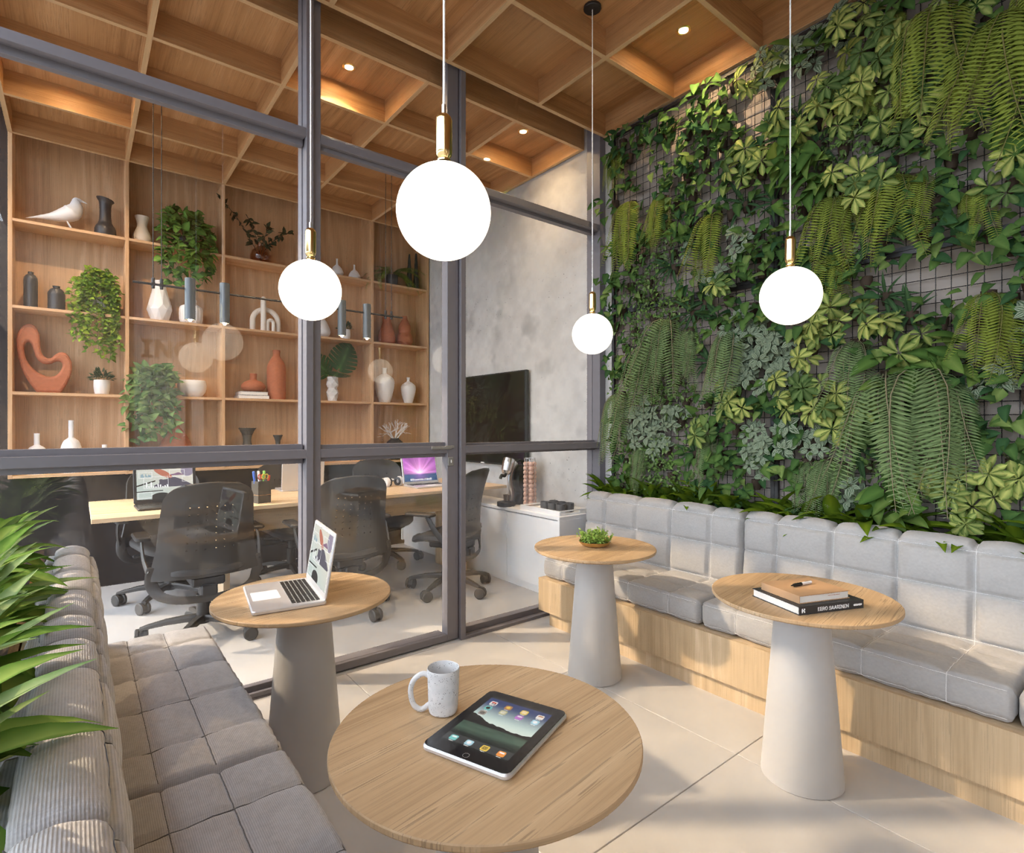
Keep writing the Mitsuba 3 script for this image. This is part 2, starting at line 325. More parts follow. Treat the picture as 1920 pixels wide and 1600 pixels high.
add(d1, 'lock_plate', (cbox([1.948, DY0 - 0.008, 1.185], [1.990, DY0 + 0.004, 1.243], 0.003), 'lock'))
add(d1, 'keyhole', (cbox([1.967, DY0 - 0.011, 1.205], [1.974, DY0, 1.226], 0.002), 'ink_white'))
w2 = struct('window_2', None, 'right fixed part of the grey framed glass partition beside the concrete wall')
for a, b in (P2, P3): add(w2, 'post', (ibar(a, b, 0, ZT), 'frame_grey'))
for r in (R1, R2): add(w2, 'rail', (ibar(P2[1], P3[0], r[0], r[1], along='x', bead=0.016), 'frame_grey'))
add(w2, 'sill', (cat(box([P2[1], YG, 0], [P3[0], YG + 0.15, 0.01]), cbox([P2[1], YG, 0.01], [P3[0], YG + 0.03, 0.022], 0.002), cbox([P2[1], YG + 0.075, 0.01], [P3[0], YG + 0.14, 0.05], 0.002)), 'frame_grey'))
for a, b in ((0.03, R1[0]), (R1[1], R2[0]), (R2[1], ZT)): pane(w2, P2[1], P3[0], a, b)

# ---------------------------------------------------------------- recessed ceiling lights
def downlight(x, y, label, power=1.0):
    k = thing('recessed_downlight', label, 'ceiling light', 'recessed ceiling lights', tr(x, y, ZC - 0.012))
    add(k, 'trim_ring', (lathe([(0.030, 0.004), (0.030, -0.004), (0.036, -0.007), (0.046, -0.003), (0.046, 0.002)], 32), 'brass'))
    d = shape(disc(0.030, -0.002, 24, up=False)); d['emitter'] = {'type': 'area', 'radiance': {'type': 'rgb', 'value': [60 * GLOW, 42 * GLOW, 22 * GLOW]}}; d['bsdf'] = {'type': 'diffuse', 'reflectance': {'type': 'rgb', 'value': 0.3}}
    add(k, 'lens', d)
    scene[k + '__lamp'] = {'type': 'spot', 'to_world': T().look_at(origin=[x, y, ZC - 0.03], target=[x, y, 0], up=[1, 0, 0]), 'cutoff_angle': 62, 'beam_width': 30, 'intensity': {'type': 'rgb', 'value': [1.5 * GLOW * power, 1.1 * GLOW * power, 0.68 * GLOW * power]}}
downlight(1.528, 3.83, 'small warm ceiling light seen above the door glass, left of the largest globe')
downlight(3.10, 2.12, 'small warm ceiling light in the lounge ceiling near the plant wall', 0.4)
downlight(3.06, 3.72, 'small warm ceiling light over the concrete wall end of the meeting room', 0.25)
downlight(-0.06, 5.10, 'small warm ceiling light seen just under the upper rail at far left')
# ================================================================ benches
def resample(P, n):
    P = np.array(P, float); P = np.vstack([P, P[:1]]); L = np.r_[0, np.cumsum(np.linalg.norm(np.diff(P, axis=0), axis=1))]
    s = np.linspace(0, L[-1], n, endpoint=False)
    return np.stack([np.interp(s, L, P[:, k]) for k in (0, 1)], 1), s, L[-1]
def cushion(prof, length, yseams, marks, amp=0.014, n=100, dy=0.012, seed=0, endr=0.03, y_amp=1.0):
    """quilted cushion: closed profile (d, z), swept along y; seams at yseams and at the profile points nearest to marks"""
    P, s, L = resample(prof, n); ny = int(length / dy) + 1; y = np.linspace(0, length, ny)
    sm = [s[np.linalg.norm(P - np.array(q), axis=1).argmin()] for q in marks]
    t = np.roll(P, -1, 0) - np.roll(P, 1, 0); nn = np.stack([t[:, 1], -t[:, 0]], 1); nn /= np.linalg.norm(nn, axis=1, keepdims=True)
    if (((P - P.mean(0)) * nn).sum(1)).mean() < 0: nn = -nn
    for _ in range(2): nn = (np.roll(nn, 1, 0) + nn * 2 + np.roll(nn, -1, 0)); nn /= np.linalg.norm(nn, axis=1, keepdims=True)
    dys = np.min([np.abs(y - q) for q in list(yseams) + [0, length]], axis=0)
    dss = np.min([np.minimum(np.abs(s - q), L - np.abs(s - q)) for q in sm], axis=0) if sm else np.full(n, 9.0)
    S, Y = np.meshgrid(s, y); DY, DS = np.meshgrid(dys, dss, indexing='ij')
    puff = (1 - np.exp(-DY / 0.045)) * (1 - np.exp(-DS / 0.05)); groove = np.maximum(y_amp * np.exp(-(DY / 0.010) ** 2), 0.75 * np.exp(-(DS / 0.009) ** 2))
    q = np.stack([S * 1.0, Y * 1.0, np.full_like(S, seed * 3.1)], -1)
    near = np.exp(-DY / 0.07) + 0.6 * np.exp(-DS / 0.06)
    wr = (meshkit.fbm(q * [9, 34, 1], 3, seed) - 0.5) * np.exp(-DS / 0.08) + (meshkit.fbm(q * [34, 9, 1], 3, seed + 5) - 0.5) * np.exp(-DY / 0.08) + 0.5 * (meshkit.fbm(q * 5, 3, seed + 9) - 0.5)
    h = amp * (0.9 * puff - 0.85 * groove) + 0.011 * wr
    e = np.minimum(y, length - y); ins = np.where(e < endr, endr - np.sqrt(np.maximum(endr ** 2 - (endr - e) ** 2, 0)), 0.0)
    h = h - ins[:, None]
    D = P[None, :, 0] + nn[None, :, 0] * h; Z = P[None, :, 1] + nn[None, :, 1] * h
    G = np.stack([D, np.broadcast_to(y[:, None], D.shape), Z], -1)
    return G, P, s, sm
def grid_mesh(G): return loft(list(G), caps=True)

SEAT = spl([(0.0, 0.35), (0.21, 0.348), (0.40, 0.347), (0.442, 0.356), (0.450, 0.38), (0.450, 0.44), (0.442, 0.474), (0.41, 0.484), (0.21, 0.486), (0.02, 0.484), (0.0, 0.478), (-0.01, 0.42)], 6)
BACK = spl([(0.035, 0.42), (0.028, 0.55), (0.012, 0.72), (0.004, 0.86), (-0.004, 0.897), (-0.03, 0.922), (-0.075, 0.930), (-0.12, 0.920), (-0.142, 0.89), (-0.145, 0.80), (-0.145, 0.42), (-0.06, 0.41)], 6)
SPANS = [(1.742, 3.045), (0.437, 1.738), (-0.868, 0.433)]
TUFT = [0.21, 0.505, 0.80, 1.095]
def bench(side, label):
    """side +1: against the plant wall, -1: mirrored at the open side"""
    key = thing('bench', label, 'bench')
    X = (lambda d: 3.14 - d) if side > 0 else (lambda d: 0.045 + d)
    def span(d0, d1): return sorted((X(d0), X(d1)))
    y0, y1 = SPANS[-1][0], 3.052
    a = span(-0.30, 0.44); add(key, 'plinth', axbox([a[0], y0, 0], [a[1], 2.978, 0.105], 'oak_bench', 2))
    a = span(0.462, 0.482)
    ys = np.linspace(y0, y1, 7)
    for p, q in zip(ys[:-1], ys[1:]): add(key, 'front_panel', axbox([a[0], p, 0.105], [a[1], q, 0.3405], 'oak_bench', 2))
    a = span(-0.30, 0.462); add(key, 'seat_board', axbox([a[0], y0, 0.315], [a[1], y1 - 0.02, 0.34], 'oak_bench', 1))
    a = span(-0.30, 0.462); add(key, 'end_panel', axbox([a[0], y1 - 0.02, 0.105], [a[1], y1, 0.3405], 'oak_bench', 2))
    a = span(-0.165, -0.148); add(key, 'back_board', axbox([a[0], y0, 0.34], [a[1], y1 - 0.03, 0.86], 'oak_bench', 1))
    th = 'thread_lit' if side > 0 else 'thread_shaded'  # seam highlights and groove shade are painted into the thread colours
    for n, (p, q) in enumerate(SPANS):
        for nm, prof, marks, kw in (('seat_cushion', SEAT, [(0.125, 0.486), (0.268, 0.486), (0.446, 0.474), (0.446, 0.352)], dict(amp=0.012)), ('back_cushion', BACK, [(-0.002, 0.895), (0.013, 0.71), (0.03, 0.50), (-0.13, 0.91)], dict(amp=0.024, y_amp=1.2))):
            if n == 2 and side < 0 and nm == 'xx': continue
            G, P, s, sm = cushion(prof, q - p, TUFT, marks, seed=n * 7 + (3 if side > 0 else 0) + (20 if nm[0] == 'b' else 0), **kw)
            W = G.copy(); W[..., 0] = X(G[..., 0]); W[..., 1] += p
            m = grid_mesh(W if side < 0 else W)
            if m.volume < 0: m.invert()
            ck = add(key, nm, (m, 'fabric' if side > 0 else 'fabric_ribbed', True))
            ctr = W.mean(1, keepdims=True)
            Wo = ctr + (W - ctr) * (1 + 0.0022 / (np.linalg.norm(W - ctr, axis=-1, keepdims=True) + 1e-6)); st = []
            yl = np.linspace(0, q - p, len(G))
            for v in sm: st.append(tube(Wo[2:-2, np.abs(s - v).argmin()], 0.0016, 5))
            half = [j for j in range(len(s)) if (P[j, 1] > 0.40 if nm[0] == 'b' else P[j, 1] > 0.35) and (P[j, 0] > -0.11 if nm[0] == 'b' else P[j, 0] > 0.0)]
            runs = np.split(np.array(half), np.where(np.diff(half) > 1)[0] + 1)
            for v in TUFT:
                i = np.abs(yl - v).argmin()
                for r in runs:
                    if len(r) > 3: st.append(tube(Wo[i, r], 0.0016, 5, up=(0, 1, 0)))
            add(ck, 'seam_thread', (cat(*st), th))
    return key
bench(1, 'long grey quilted bench on a pale oak base along the plant wall')
bench(-1, 'grey quilted bench at the lower left, beside the broad-leaved planter')

# ================================================================ round tables
TAB = [(0.002, 0.722), (0.30, 0.722), (0.318, 0.724), (0.347, 0.734), (0.350, 0.738), (0.350, 0.7475), (0.348, 0.75), (0.002, 0.75)]
BASE = [(0.002, 0.0), (0.150, 0.0), (0.155, 0.004), (0.155, 0.012), (0.1325, 0.30), (0.113, 0.55), (0.100, 0.722), (0.002, 0.722)]
base_ply = shape(lathe(BASE, 72), 'table_base', 35)
TABLES = [(0.740, 1.030, 'round oak table at the front carrying the tablet and the speckled mug'), (2.356, 1.045, 'round oak table carrying two books and a pen'),
          (2.362, 2.216, 'round oak table carrying the brass bowl of succulents'), (0.742, 2.338, 'round oak table carrying the open silver laptop')]
for x, y, lab in TABLES:
    k = thing('cafe_table', lab, 'table', 'round cafe tables on cone bases', tr(x, y, 0))
    top = lathe(TAB, 96); top.apply_transform(rz(-0.14)); g, uv = grained(top, 0); g.apply_transform(rz(0.14))
    add(k, 'tabletop', shape(g, 'oak_table', False, uv))
    add(k, 'base', base_ply)

# ================================================================ globe pendants
GX = [(0.763, 1.259, 'largest globe pendant, brass neck, hanging in front of the door glass', 'cord_white'), (0.763, 2.327, 'globe pendant with brass neck in front of the left post of the partition', 'cord_white'),
      (2.440, 1.130, 'globe pendant with brass neck hanging before the plant wall', 'cord_white'), (2.487, 2.351, 'smallest globe pendant with brass neck, near the corner post by the plant wall', 'cord_white')]
globe = lathe([(0.022, 0.1231)] + [(0.125 * math.sin(a), 0.125 * math.cos(a)) for a in np.linspace(0.18, PI, 40)], 64)
neck = lathe([(0.0, 0.262), (0.004, 0.262), (0.012, 0.259), (0.019, 0.252), (0.022, 0.243), (0.022, 0.160), (0.0205, 0.150), (0.0155, 0.143), (0.0145, 0.141), (0.0185, 0.138), (0.0185, 0.133), (0.0150, 0.131), (0.0165, 0.127), (0.0165, 0.120), (0.0, 0.120)][::-1], 40)
g_ply = shape(globe, {'type': 'diffuse', 'reflectance': {'type': 'rgb', 'value': 0.4}}, True)
g_ply['emitter'] = {'type': 'area', 'radiance': {'type': 'rgb', 'value': [0.26 * GLOW, 0.225 * GLOW, 0.17 * GLOW]}}
n_ply = shape(neck, 'brass', 35)
for x, y, lab, cm_ in GX:
    k = thing('globe_pendant', lab, 'pendant light', 'globe pendants over the round tables', tr(x, y, 2.02))
    add(k, 'globe', g_ply); add(k, 'neck', n_ply)
    add(k, 'cord', (cyl([0, 0, 0.260], [0, 0, ZC - 2.02 - 0.03], 0.0032, 10), cm_))
    add(k, 'cord_grip', (cyl([0, 0, 0.258], [0, 0, 0.285], 0.006, 12), 'steel'))
    add(k, 'ceiling_rose', (lathe([(0.0, 2.000), (0.050, 2.000), (0.054, 2.004), (0.054, 2.016), (0.0, 2.016)], 32), 'black_metal'))
# ================================================================ meeting room: desk, chairs, sideboard, screen
k = thing('desk', 'long pale oak meeting desk with rounded chairs on both sides, behind the glass', 'desk')
add(k, 'desktop', axbox([0.062, 4.30, 0.842], [3.33, 5.35, 0.870], 'oak_desk', 0, 0.002))
for x in (0.85, 2.98): add(k, 'leg_panel', axbox([x, 4.56, 0], [x + 0.045, 5.09, 0.842], 'oak_desk', 2, 0.002))
add(k, 'stretcher', axbox([0.895, 4.79, 0.60], [2.98, 4.83, 0.80], 'oak_desk', 0))

# ---- office chair, facing +y
def chair_back():
    nx, nz, z0, z1 = 57, 62, 0.455, 1.068
    zs = np.linspace(z0, z1, nz); s = np.linspace(-1, 1, nx); r = 0.105
    hw = np.interp(zs, [0.455, 0.50, 0.57, 0.66, 0.80, 0.95, 1.07], [0.332, 0.330, 0.313, 0.294, 0.284, 0.272, 0.258])
    top = np.clip((zs - (z1 - r)) / r, 0, 1); hw = hw - r + r * np.sqrt(np.maximum(1 - top ** 2, 0.002)) * 1.0
    X = s[None, :] * hw[:, None]; Z = np.repeat(zs[:, None], nx, 1); Z = Z + 0.018 * (1 - (s[None, :]) ** 2) * top[:, None]
    Y = -0.235 - 0.16 * (Z - 0.5) + 0.03 * np.sin((Z - 0.5) * 6) + 0.085 * (X / 0.30) ** 2
    f = np.stack([X, Y, Z], -1); du, dv = np.gradient(f, axis=1), np.gradient(f, axis=0); nn = np.cross(du, dv); nn /= np.linalg.norm(nn, axis=-1, keepdims=True)
    b = f - nn * 0.013
    hole = np.zeros((nz - 1, nx - 1), bool)
    for i in range(6):
        for j in range(7):
            kx = int(round((nx - 1) / 2 + (i - 2.5) * 5.3)); kz = int(round(46 - j * 4.6)); hole[kz, kx] = True
    V = np.vstack([f.reshape(-1, 3), b.reshape(-1, 3)]); N = nx * nz; F = []
    idx = lambda k, i: k * nx + i
    for k_ in range(nz - 1):
        for i in range(nx - 1):
            a, b_, c, d = idx(k_, i), idx(k_, i + 1), idx(k_ + 1, i + 1), idx(k_ + 1, i)
            if hole[k_, i]:
                for p, q in ((a, b_), (b_, c), (c, d), (d, a)): F += [(p, p + N, q + N), (p, q + N, q)]
            else: F += [(a, b_, c), (a, c, d), (a + N, c + N, b_ + N), (a + N, d + N, c + N)]
    edge = [idx(0, i) for i in range(nx)] + [idx(k_, nx - 1) for k_ in range(1, nz)] + [idx(nz - 1, i) for i in range(nx - 2, -1, -1)] + [idx(k_, 0) for k_ in range(nz - 2, 0, -1)]
    for p, q in zip(edge, edge[1:] + edge[:1]): F += [(p, q + N, q), (p, p + N, q + N)]
    return trimesh.Trimesh(V, F, process=False)
def seat_mesh():
    rings = []
    for z, o in ((0.452, 0.05), (0.458, 0.02), (0.475, 0.0), (0.500, 0.0), (0.516, 0.012), (0.524, 0.04)):
        a = np.linspace(0, 2 * PI, 48, endpoint=False); c, s_ = np.cos(a), np.sin(a)
        x = (0.275 - o) * np.sign(c) * np.abs(c) ** 0.62; y = 0.035 + (0.275 - o) * np.sign(s_) * np.abs(s_) ** 0.62
        x *= 1 - 0.06 * (y > 0) * (y / 0.3); zz = z - 0.05 * np.clip((y - 0.12) / 0.18, 0, 1) ** 2 + 0.012 * (x / 0.27) ** 2
        rings.append(np.stack([x, y, zz], 1))
    return loft(rings)
def leg_mesh():
    rs = []
    for r, z, w, h in ((0.03, 0.135, 0.028, 0.03), (0.10, 0.137, 0.026, 0.028), (0.22, 0.128, 0.022, 0.024), (0.33, 0.108, 0.018, 0.018), (0.372, 0.098, 0.016, 0.012)):
        rs.append([(r, -w, z - h), (r, w, z - h), (r, w * 1.0, z), (r, w * 0.72, z + h * 0.5), (r, -w * 0.72, z + h * 0.5), (r, -w, z)])
    return loft(rs)
caster_m = cat(cyl([0, 0, 0.05], [0, 0, 0.102], 0.012, 10), cyl([-0.012, 0.014, 0.046], [0.012, 0.014, 0.046], 0.034, 18),
               *[lathe([(0.0, -0.013), (0.038, -0.013), (0.046, -0.008), (0.046, 0.008), (0.038, 0.013), (0.0, 0.013)], 24).apply_transform(tr(s * 0.025, 0.014, 0.046) @ ry(PI / 2)) for s in (-1, 1)])
hoop_p = spl([(-0.312, -0.140, 0.545), (-0.320, -0.130, 0.48), (-0.312, -0.130, 0.42), (-0.27, -0.16, 0.358), (-0.17, -0.20, 0.322), (0, -0.215, 0.310), (0.17, -0.20, 0.322), (0.27, -0.16, 0.358), (0.312, -0.130, 0.42), (0.320, -0.130, 0.48), (0.312, -0.140, 0.545)], 6)
hoop_m = tube(hoop_p, np.interp(np.linspace(0, 1, len(hoop_p)), [0, 0.2, 0.5, 0.8, 1], [0.030, 0.036, 0.026, 0.036, 0.030]), 10, flat=0.30, up=(0, 1, 0.25))
def arm_mesh(s):
    p = spl([(s * 0.332, -0.13, 0.50), (s * 0.350, -0.06, 0.58), (s * 0.356, -0.01, 0.66), (s * 0.352, 0.02, 0.70)], 6)
    m = tube(p, np.interp(np.linspace(0, 1, len(p)), [0, 1], [0.030, 0.020]), 10, flat=0.42, up=(1, 0, 0)); return m
def pad_mesh(s):
    m = rbox(0.095, 0.27, 0.026, 0.03, 0.702, 0.008); m.apply_translation([s * 0.350, 0.085, 0]); return m
CH = {'backrest': shape(chair_back(), 'chair_plastic', 40), 'seat': shape(seat_mesh(), 'chair_seat', 40), 'base_leg': shape(leg_mesh(), 'chair_plastic', 25), 'caster': shape(caster_m, 'chair_plastic', 30),
      'back_frame': shape(hoop_m, 'chair_plastic', 40), 'column': shape(cat(cyl([0, 0, 0.09], [0, 0, 0.29], 0.042, 20), cyl([0, 0, 0.29], [0, 0, 0.40], 0.028, 20)), 'chair_plastic', 30),
      'mechanism': shape(cat(cbox([-0.10, -0.20, 0.385], [0.10, 0.16, 0.452], 0.012), cyl([0.09, 0.05, 0.425], [0.26, 0.07, 0.415], 0.008, 8), cbox([0.2, 0.05, 0.405], [0.27, 0.09, 0.425], 0.005), cbox([-0.05, -0.225, 0.32], [0.05, -0.15, 0.40], 0.01)), 'black_plastic', 30),
      'armrest': [shape(arm_mesh(s), 'chair_plastic', 40) for s in (-1, 1)], 'arm_pad': [shape(pad_mesh(s), 'chair_plastic', 30) for s in (-1, 1)]}
CHAIRS = [(0.68, 4.33, 0.02, 0.35, 'dark office chair with its back to the viewer, before the black laptop'), (1.62, 4.20, -0.03, 0.05, 'dark office chair on the near side of the desk, behind the open silver laptop'),
          (2.59, 4.17, 0.50, 0.62, 'dark office chair turned towards the desk, partly behind the door post'), (0.60, 5.38, PI + 0.08, 0.9, 'dark office chair on the far side of the desk, behind the black laptop'),
          (1.60, 5.44, PI, 0.2, 'dark office chair on the far side of the desk, behind the pen holder'), (2.55, 5.42, PI - 0.1, 0.5, 'dark office chair on the far side of the desk, behind the headphones')]
for x, y, a, spin, lab in CHAIRS:
    c = thing('office_chair', lab, 'chair', 'office chairs around the desk', tr(x, y, 0) @ rz(a))
    for nm in ('seat', 'backrest', 'back_frame', 'column', 'mechanism'): add(c, nm, CH[nm])
    for s in (0, 1):
        kk = add(c, 'armrest', CH['armrest'][s]); add(kk, 'arm_pad', CH['arm_pad'][s])
    for i in range(5):
        L = rz(spin + i * 2 * PI / 5)
        add(c, 'base_leg', CH['base_leg'], L); add(c, 'caster', CH['caster'], L @ tr(0.362, 0, 0) @ rz(1.1 * i + spin * 3))

# ---- sideboard, television
k = thing('sideboard', 'low white sideboard along the concrete wall under the television', 'sideboard')
add(k, 'top', (cbox([3.115, 3.315, 0.672], [3.470, 6.15, 0.700], 0.002), 'lacquer_white')); add(k, 'plinth', (box([3.150, 3.33, 0], [3.465, 6.13, 0.062]), 'lacquer_white'))
for y in (3.315, 6.122): add(k, 'end_panel', (cbox([3.115, y, 0.062], [3.470, y + 0.028, 0.672], 0.002), 'lacquer_white'))
add(k, 'carcass', (box([3.150, 3.343, 0.062], [3.470, 6.122, 0.672]), 'grey_cover'))
yd = np.linspace(3.347, 6.118, 5)
for a, b in zip(yd[:-1], yd[1:]): add(k, 'door', (cbox([3.126, a, 0.066], [3.148, b - 0.005, 0.660], 0.002), 'lacquer_white'))
k = thing('television', 'large black wall television on the concrete wall above the sideboard', 'television')
add(k, 'case', (cbox([3.412, 4.105, 1.055], [3.452, 5.56, 2.005], 0.004), 'black_plastic'))
add(k, 'screen', (cbox([3.407, 4.118, 1.075], [3.413, 5.547, 1.993], 0.001), principled((0.012, 0.010, 0.009), 0.22)))
add(k, 'wall_bracket', (box([3.452, 4.5, 1.3], [3.476, 5.1, 1.7]), 'black_metal')); add(k, 'badge', (cbox([3.4045, 4.80, 1.059], [3.4125, 4.86, 1.069], 0.001), 'ink_white'))

# ---- track lamp over the desk
k = thing('bar_pendant', 'long thin black bar pendant with dark spot cylinders over the desk', 'pendant light', to=tr(0, 4.75, 0))
add(k, 'bar', (cyl([0.304, 0, 2.485], [2.423, 0, 2.485], 0.0085, 10), 'black_metal'))
spot = lathe([(0.0, 0.155), (0.034, 0.155), (0.036, 0.152), (0.036, -0.155), (0.030, -0.155), (0.026, -0.140), (0.0, -0.140)], 28)
spot_ply = shape(spot, mat('gunmetal', principled((0.10, 0.115, 0.125), 0.35, metallic=0.3)), 35)
bulb = shape(lathe([(0.0, -0.172), (0.008, -0.169), (0.014, -0.158), (0.014, -0.142), (0.0, -0.14)], 16), {'type': 'diffuse', 'reflectance': {'type': 'rgb', 'value': 0.3}}, 40)
bulb['emitter'] = {'type': 'area', 'radiance': {'type': 'rgb', 'value': [8 * GLOW, 5.6 * GLOW, 3 * GLOW]}}
for x in (0.660, 0.895, 1.60, 1.83, 2.064):
    c = add(k, 'spot_cylinder', spot_ply, tr(x, 0, 2.41)); add(c, 'bulb', bulb, tr(x, 0, 2.41))
for x in (0.426, 0.478, 2.248, 2.307):
    add(k, 'cord', (cyl([x, 0, 2.48], [x, 0, ZC - 0.03], 0.0028, 8), 'black_metal')); add(k, 'clamp', (cat(cyl([x, 0, 2.455], [x, 0, 2.53], 0.011, 12), cyl([x - 0.012, 0, 2.485], [x + 0.012, 0, 2.485], 0.014, 12)), 'black_metal'))
    add(k, 'ceiling_rose', (lathe([(0.0, -0.035), (0.028, -0.035), (0.03, -0.03), (0.03, -0.012), (0.0, -0.012)], 24), 'black_metal'), tr(x, 0, ZC))

# ---- laptops: base and lid in a local frame, user at -y, width along x
def clip_rect(c, x0, y0, x1, y1): return (c.x > x0) & (c.x < x1) & (c.y > y0) & (c.y < y1)
def chart_screen(p, n, uv):
    """desk with papers, framed panels with bars, drawn flat"""
    u, v = uv.x, uv.y; q = mi.Point2f(u, v)
    c = mix((0.52, 0.60, 0.56), (0.70, 0.66, 0.56), smoothstep(0.1, 0.95, 0.5 * u + 0.6 * v))
    f = fbm(u * 6, v * 6, 1.0)
    c = dr.select((v > 0.36) & (v < 0.36 + 0.34 * dr.sin(u * 3.1)) & (u > 0.3) & (f > 0.35), mi.Color3f(0.10, 0.09, 0.12), c)
    c = dr.select(dr.square((u - 0.46) / 0.16) + dr.square((v - 0.80 + (u - 0.46) * 0.8) / 0.10) < 1, mi.Color3f(0.50, 0.17, 0.11), c)
    c = dr.select(dr.square((u - 0.90) / 0.12) + dr.square((v - 0.86) / 0.18) < 1, mi.Color3f(0.30, 0.26, 0.34), c)
    c = dr.select((dr.abs(v - 0.42 - u * 0.45) < 0.022) & (u < 0.32), mi.Color3f(0.03, 0.03, 0.03), c)
    c = dr.select((dr.abs(v - 0.24 - u * 0.03) < 0.014) & (u < 0.45), mi.Color3f(0.04, 0.04, 0.04), c)
    c = dr.select(dr.square((u - 0.42) / 0.17) + dr.square((v - 0.06) / 0.13) < 1, mi.Color3f(0.03, 0.03, 0.03), c)
    W = mi.Color3f(0.92)
    for x0, y0, x1, y1 in ((0.04, 0.66, 0.27, 0.86), (0.12, 0.33, 0.55, 0.70), (0.57, 0.66, 0.85, 0.90), (0.80, 0.50, 0.99, 0.68), (0.02, 0.04, 0.26, 0.22)):
        e = 0.007
        c = dr.select(clip_rect(q, x0, y0, x1, y1) & ~clip_rect(q, x0 + e, y0 + 1.5 * e, x1 - e, y1 - 1.5 * e), W, c)
    b = dr.floor((u - 0.15) / 0.040); hgt = 0.03 + 0.19 * mikit.cell_rand(b, 3) * (1.2 - 0.09 * b)
    c = dr.select(clip_rect(q, 0.15, 0.36, 0.55, 0.36 + hgt) & (dr.abs((u - 0.15) / 0.040 - b - 0.5) < 0.3), W, c)
    c = dr.select(clip_rect(q, 0.07, 0.69, 0.25, 0.69 + 0.12 * mikit.cell_rand(dr.floor(u * 60), 5)), mi.Color3f(0.28, 0.40, 0.46), c)
    return dr.select(clip_rect(q, 0.60, 0.72, 0.82, 0.75 + 0.06 * noise(u * 40, 1.0)), mi.Color3f(0.24, 0.14, 0.22), c)
def aurora_screen(p, n, uv):
    u, v = uv.x, uv.y; dx, dy = u - 0.48, v - 0.30; a = dr.atan2(dy, dx * 1.5); r = dr.sqrt(dx * dx * 2.2 + dy * dy)
    ray = 0.55 + 0.7 * noise(a * 5.5, 2.0) * noise(a * 11, 5.0); g = dr.exp(-r * 2.2)
    up = smoothstep(-0.02, 0.10, dy + 0.03)
    c = mi.Color3f(0.30, 0.06, 0.42) * ray + mi.Color3f(0.95, 0.42, 0.62) * g * ray * 1.5 + mi.Color3f(0.9, 0.75, 0.8) * dr.exp(-r * 8)
    lo = mi.Color3f(0.02, 0.035, 0.10) + mi.Color3f(0.35, 0.12, 0.42) * dr.exp(-r * 5) + mi.Color3f(0.0, 0.06, 0.10) * noise(u * 5, v * 9)
    c = lo * (1 - up) + c * up
    i = dr.floor((u - 0.17) / 0.055)
    icon = (v > 0.03) & (v < 0.085 + 0.03 * mikit.cell_rand(i, 7)) & (u > 0.17) & (u < 0.83) & (dr.abs((u - 0.17) / 0.055 - i - 0.5) < 0.42)
    return dr.select(icon, mi.Color3f(0.75, 0.72, 0.74) * (0.6 + 0.4 * mikit.cell_rand(i, 9)), c)
def emissive(fn, gain): return {'type': 'area', 'radiance': proc(lambda p, n, uv, fn=fn, g=gain: fn(p, n, uv) * g)}
def laptop(key, W, D, lean, case, scr_fn=None, gain=0.2, bezel=0.02, keys=True, keycol='ink_black', deck=None):
    R = W * 0.035
    add(key, 'base', shape(rbox(W, D, 0.016, R, 0.0, 0.004), case, 30))
    if keys:
        kw, y0 = W * 0.86, D * 0.03
        add(key, 'keyboard_well', (cbox([-kw / 2, y0, 0.0152], [kw / 2, y0 + D * 0.40, 0.0164], 0.0004), deck or case)); bl = []
        for r in range(6):
            n = 14; w = kw / n; yy = y0 + D * 0.40 * (r + 0.08) / 6; h = D * 0.40 / 6 * 0.82
            if r == 0:
                xs = [(0, 1.0), (1, 1.0), (2, 1.0), (3, 1.2), (4.3, 5.0), (9.4, 1.2), (10.7, 1.0), (11.8, 0.95), (12.8, 1.0)]
            else: xs = [(i, 1.0) for i in range(n)]
            for x, s in xs: bl.append(cbox([-kw / 2 + x * w + w * 0.06, yy, 0.0163], [-kw / 2 + (x + s) * w - w * 0.10, yy + h, 0.0182], 0.0006))
        add(key, 'keyboard', (cat(*bl), keycol), kind='stuff')
        add(key, 'trackpad', (cbox([-W * 0.155, -D * 0.44, 0.0155], [W * 0.155, -D * 0.06, 0.0166], 0.0004), 'trackpad' if case == 'alu' else case))
    Lm = tr(0, D / 2 - 0.006, 0.016) @ rx(-lean)
    lid = add(key, 'lid', shape(rbox(W, D * 0.98, 0.009, R, -0.0045, 0.003).apply_transform(tr(0, 0, D * 0.49) @ rx(PI / 2)), case, 30), Lm)
    if scr_fn:
        m, uv = quad([-W / 2 + bezel, -0.0052, bezel * 1.5], [W - 2 * bezel, 0, 0], [0, 0, D * 0.98 - 2.4 * bezel])
        s = shape(m, {'type': 'diffuse', 'reflectance': {'type': 'rgb', 'value': 0.02}}, False, uv); s['emitter'] = emissive(scr_fn, gain)
        if bezel: add(lid, 'bezel', shape(rbox(W * 0.985, D * 0.965, 0.0006, R, 0, 0).apply_transform(tr(0, -0.0045, D * 0.49) @ rx(PI / 2)), case), Lm)
        add(lid, 'screen', s, Lm)
    add(key, 'hinge', (cyl([-W * 0.40, D / 2 - 0.006, 0.014], [W * 0.40, D / 2 - 0.006, 0.014], 0.006, 10), 'black_plastic' if case != 'alu' else 'alu'))
mat('trackpad', principled((0.78, 0.78, 0.79), 0.3))
SCR = 0.062
k = thing('laptop', 'open black laptop with charts on its screen, at the left end of the desk', 'laptop', to=tr(0.515, 4.665, 0.870) @ rz(0.02))
laptop(k, 0.40, 0.29, 0.22, 'black_plastic', chart_screen, SCR)
k = thing('laptop', 'silver laptop seen from behind, open in the middle of the desk', 'laptop', to=tr(1.60, 5.20, 0.870) @ rz(PI - 0.05))
laptop(k, 0.37, 0.265, 0.12, 'alu', None)
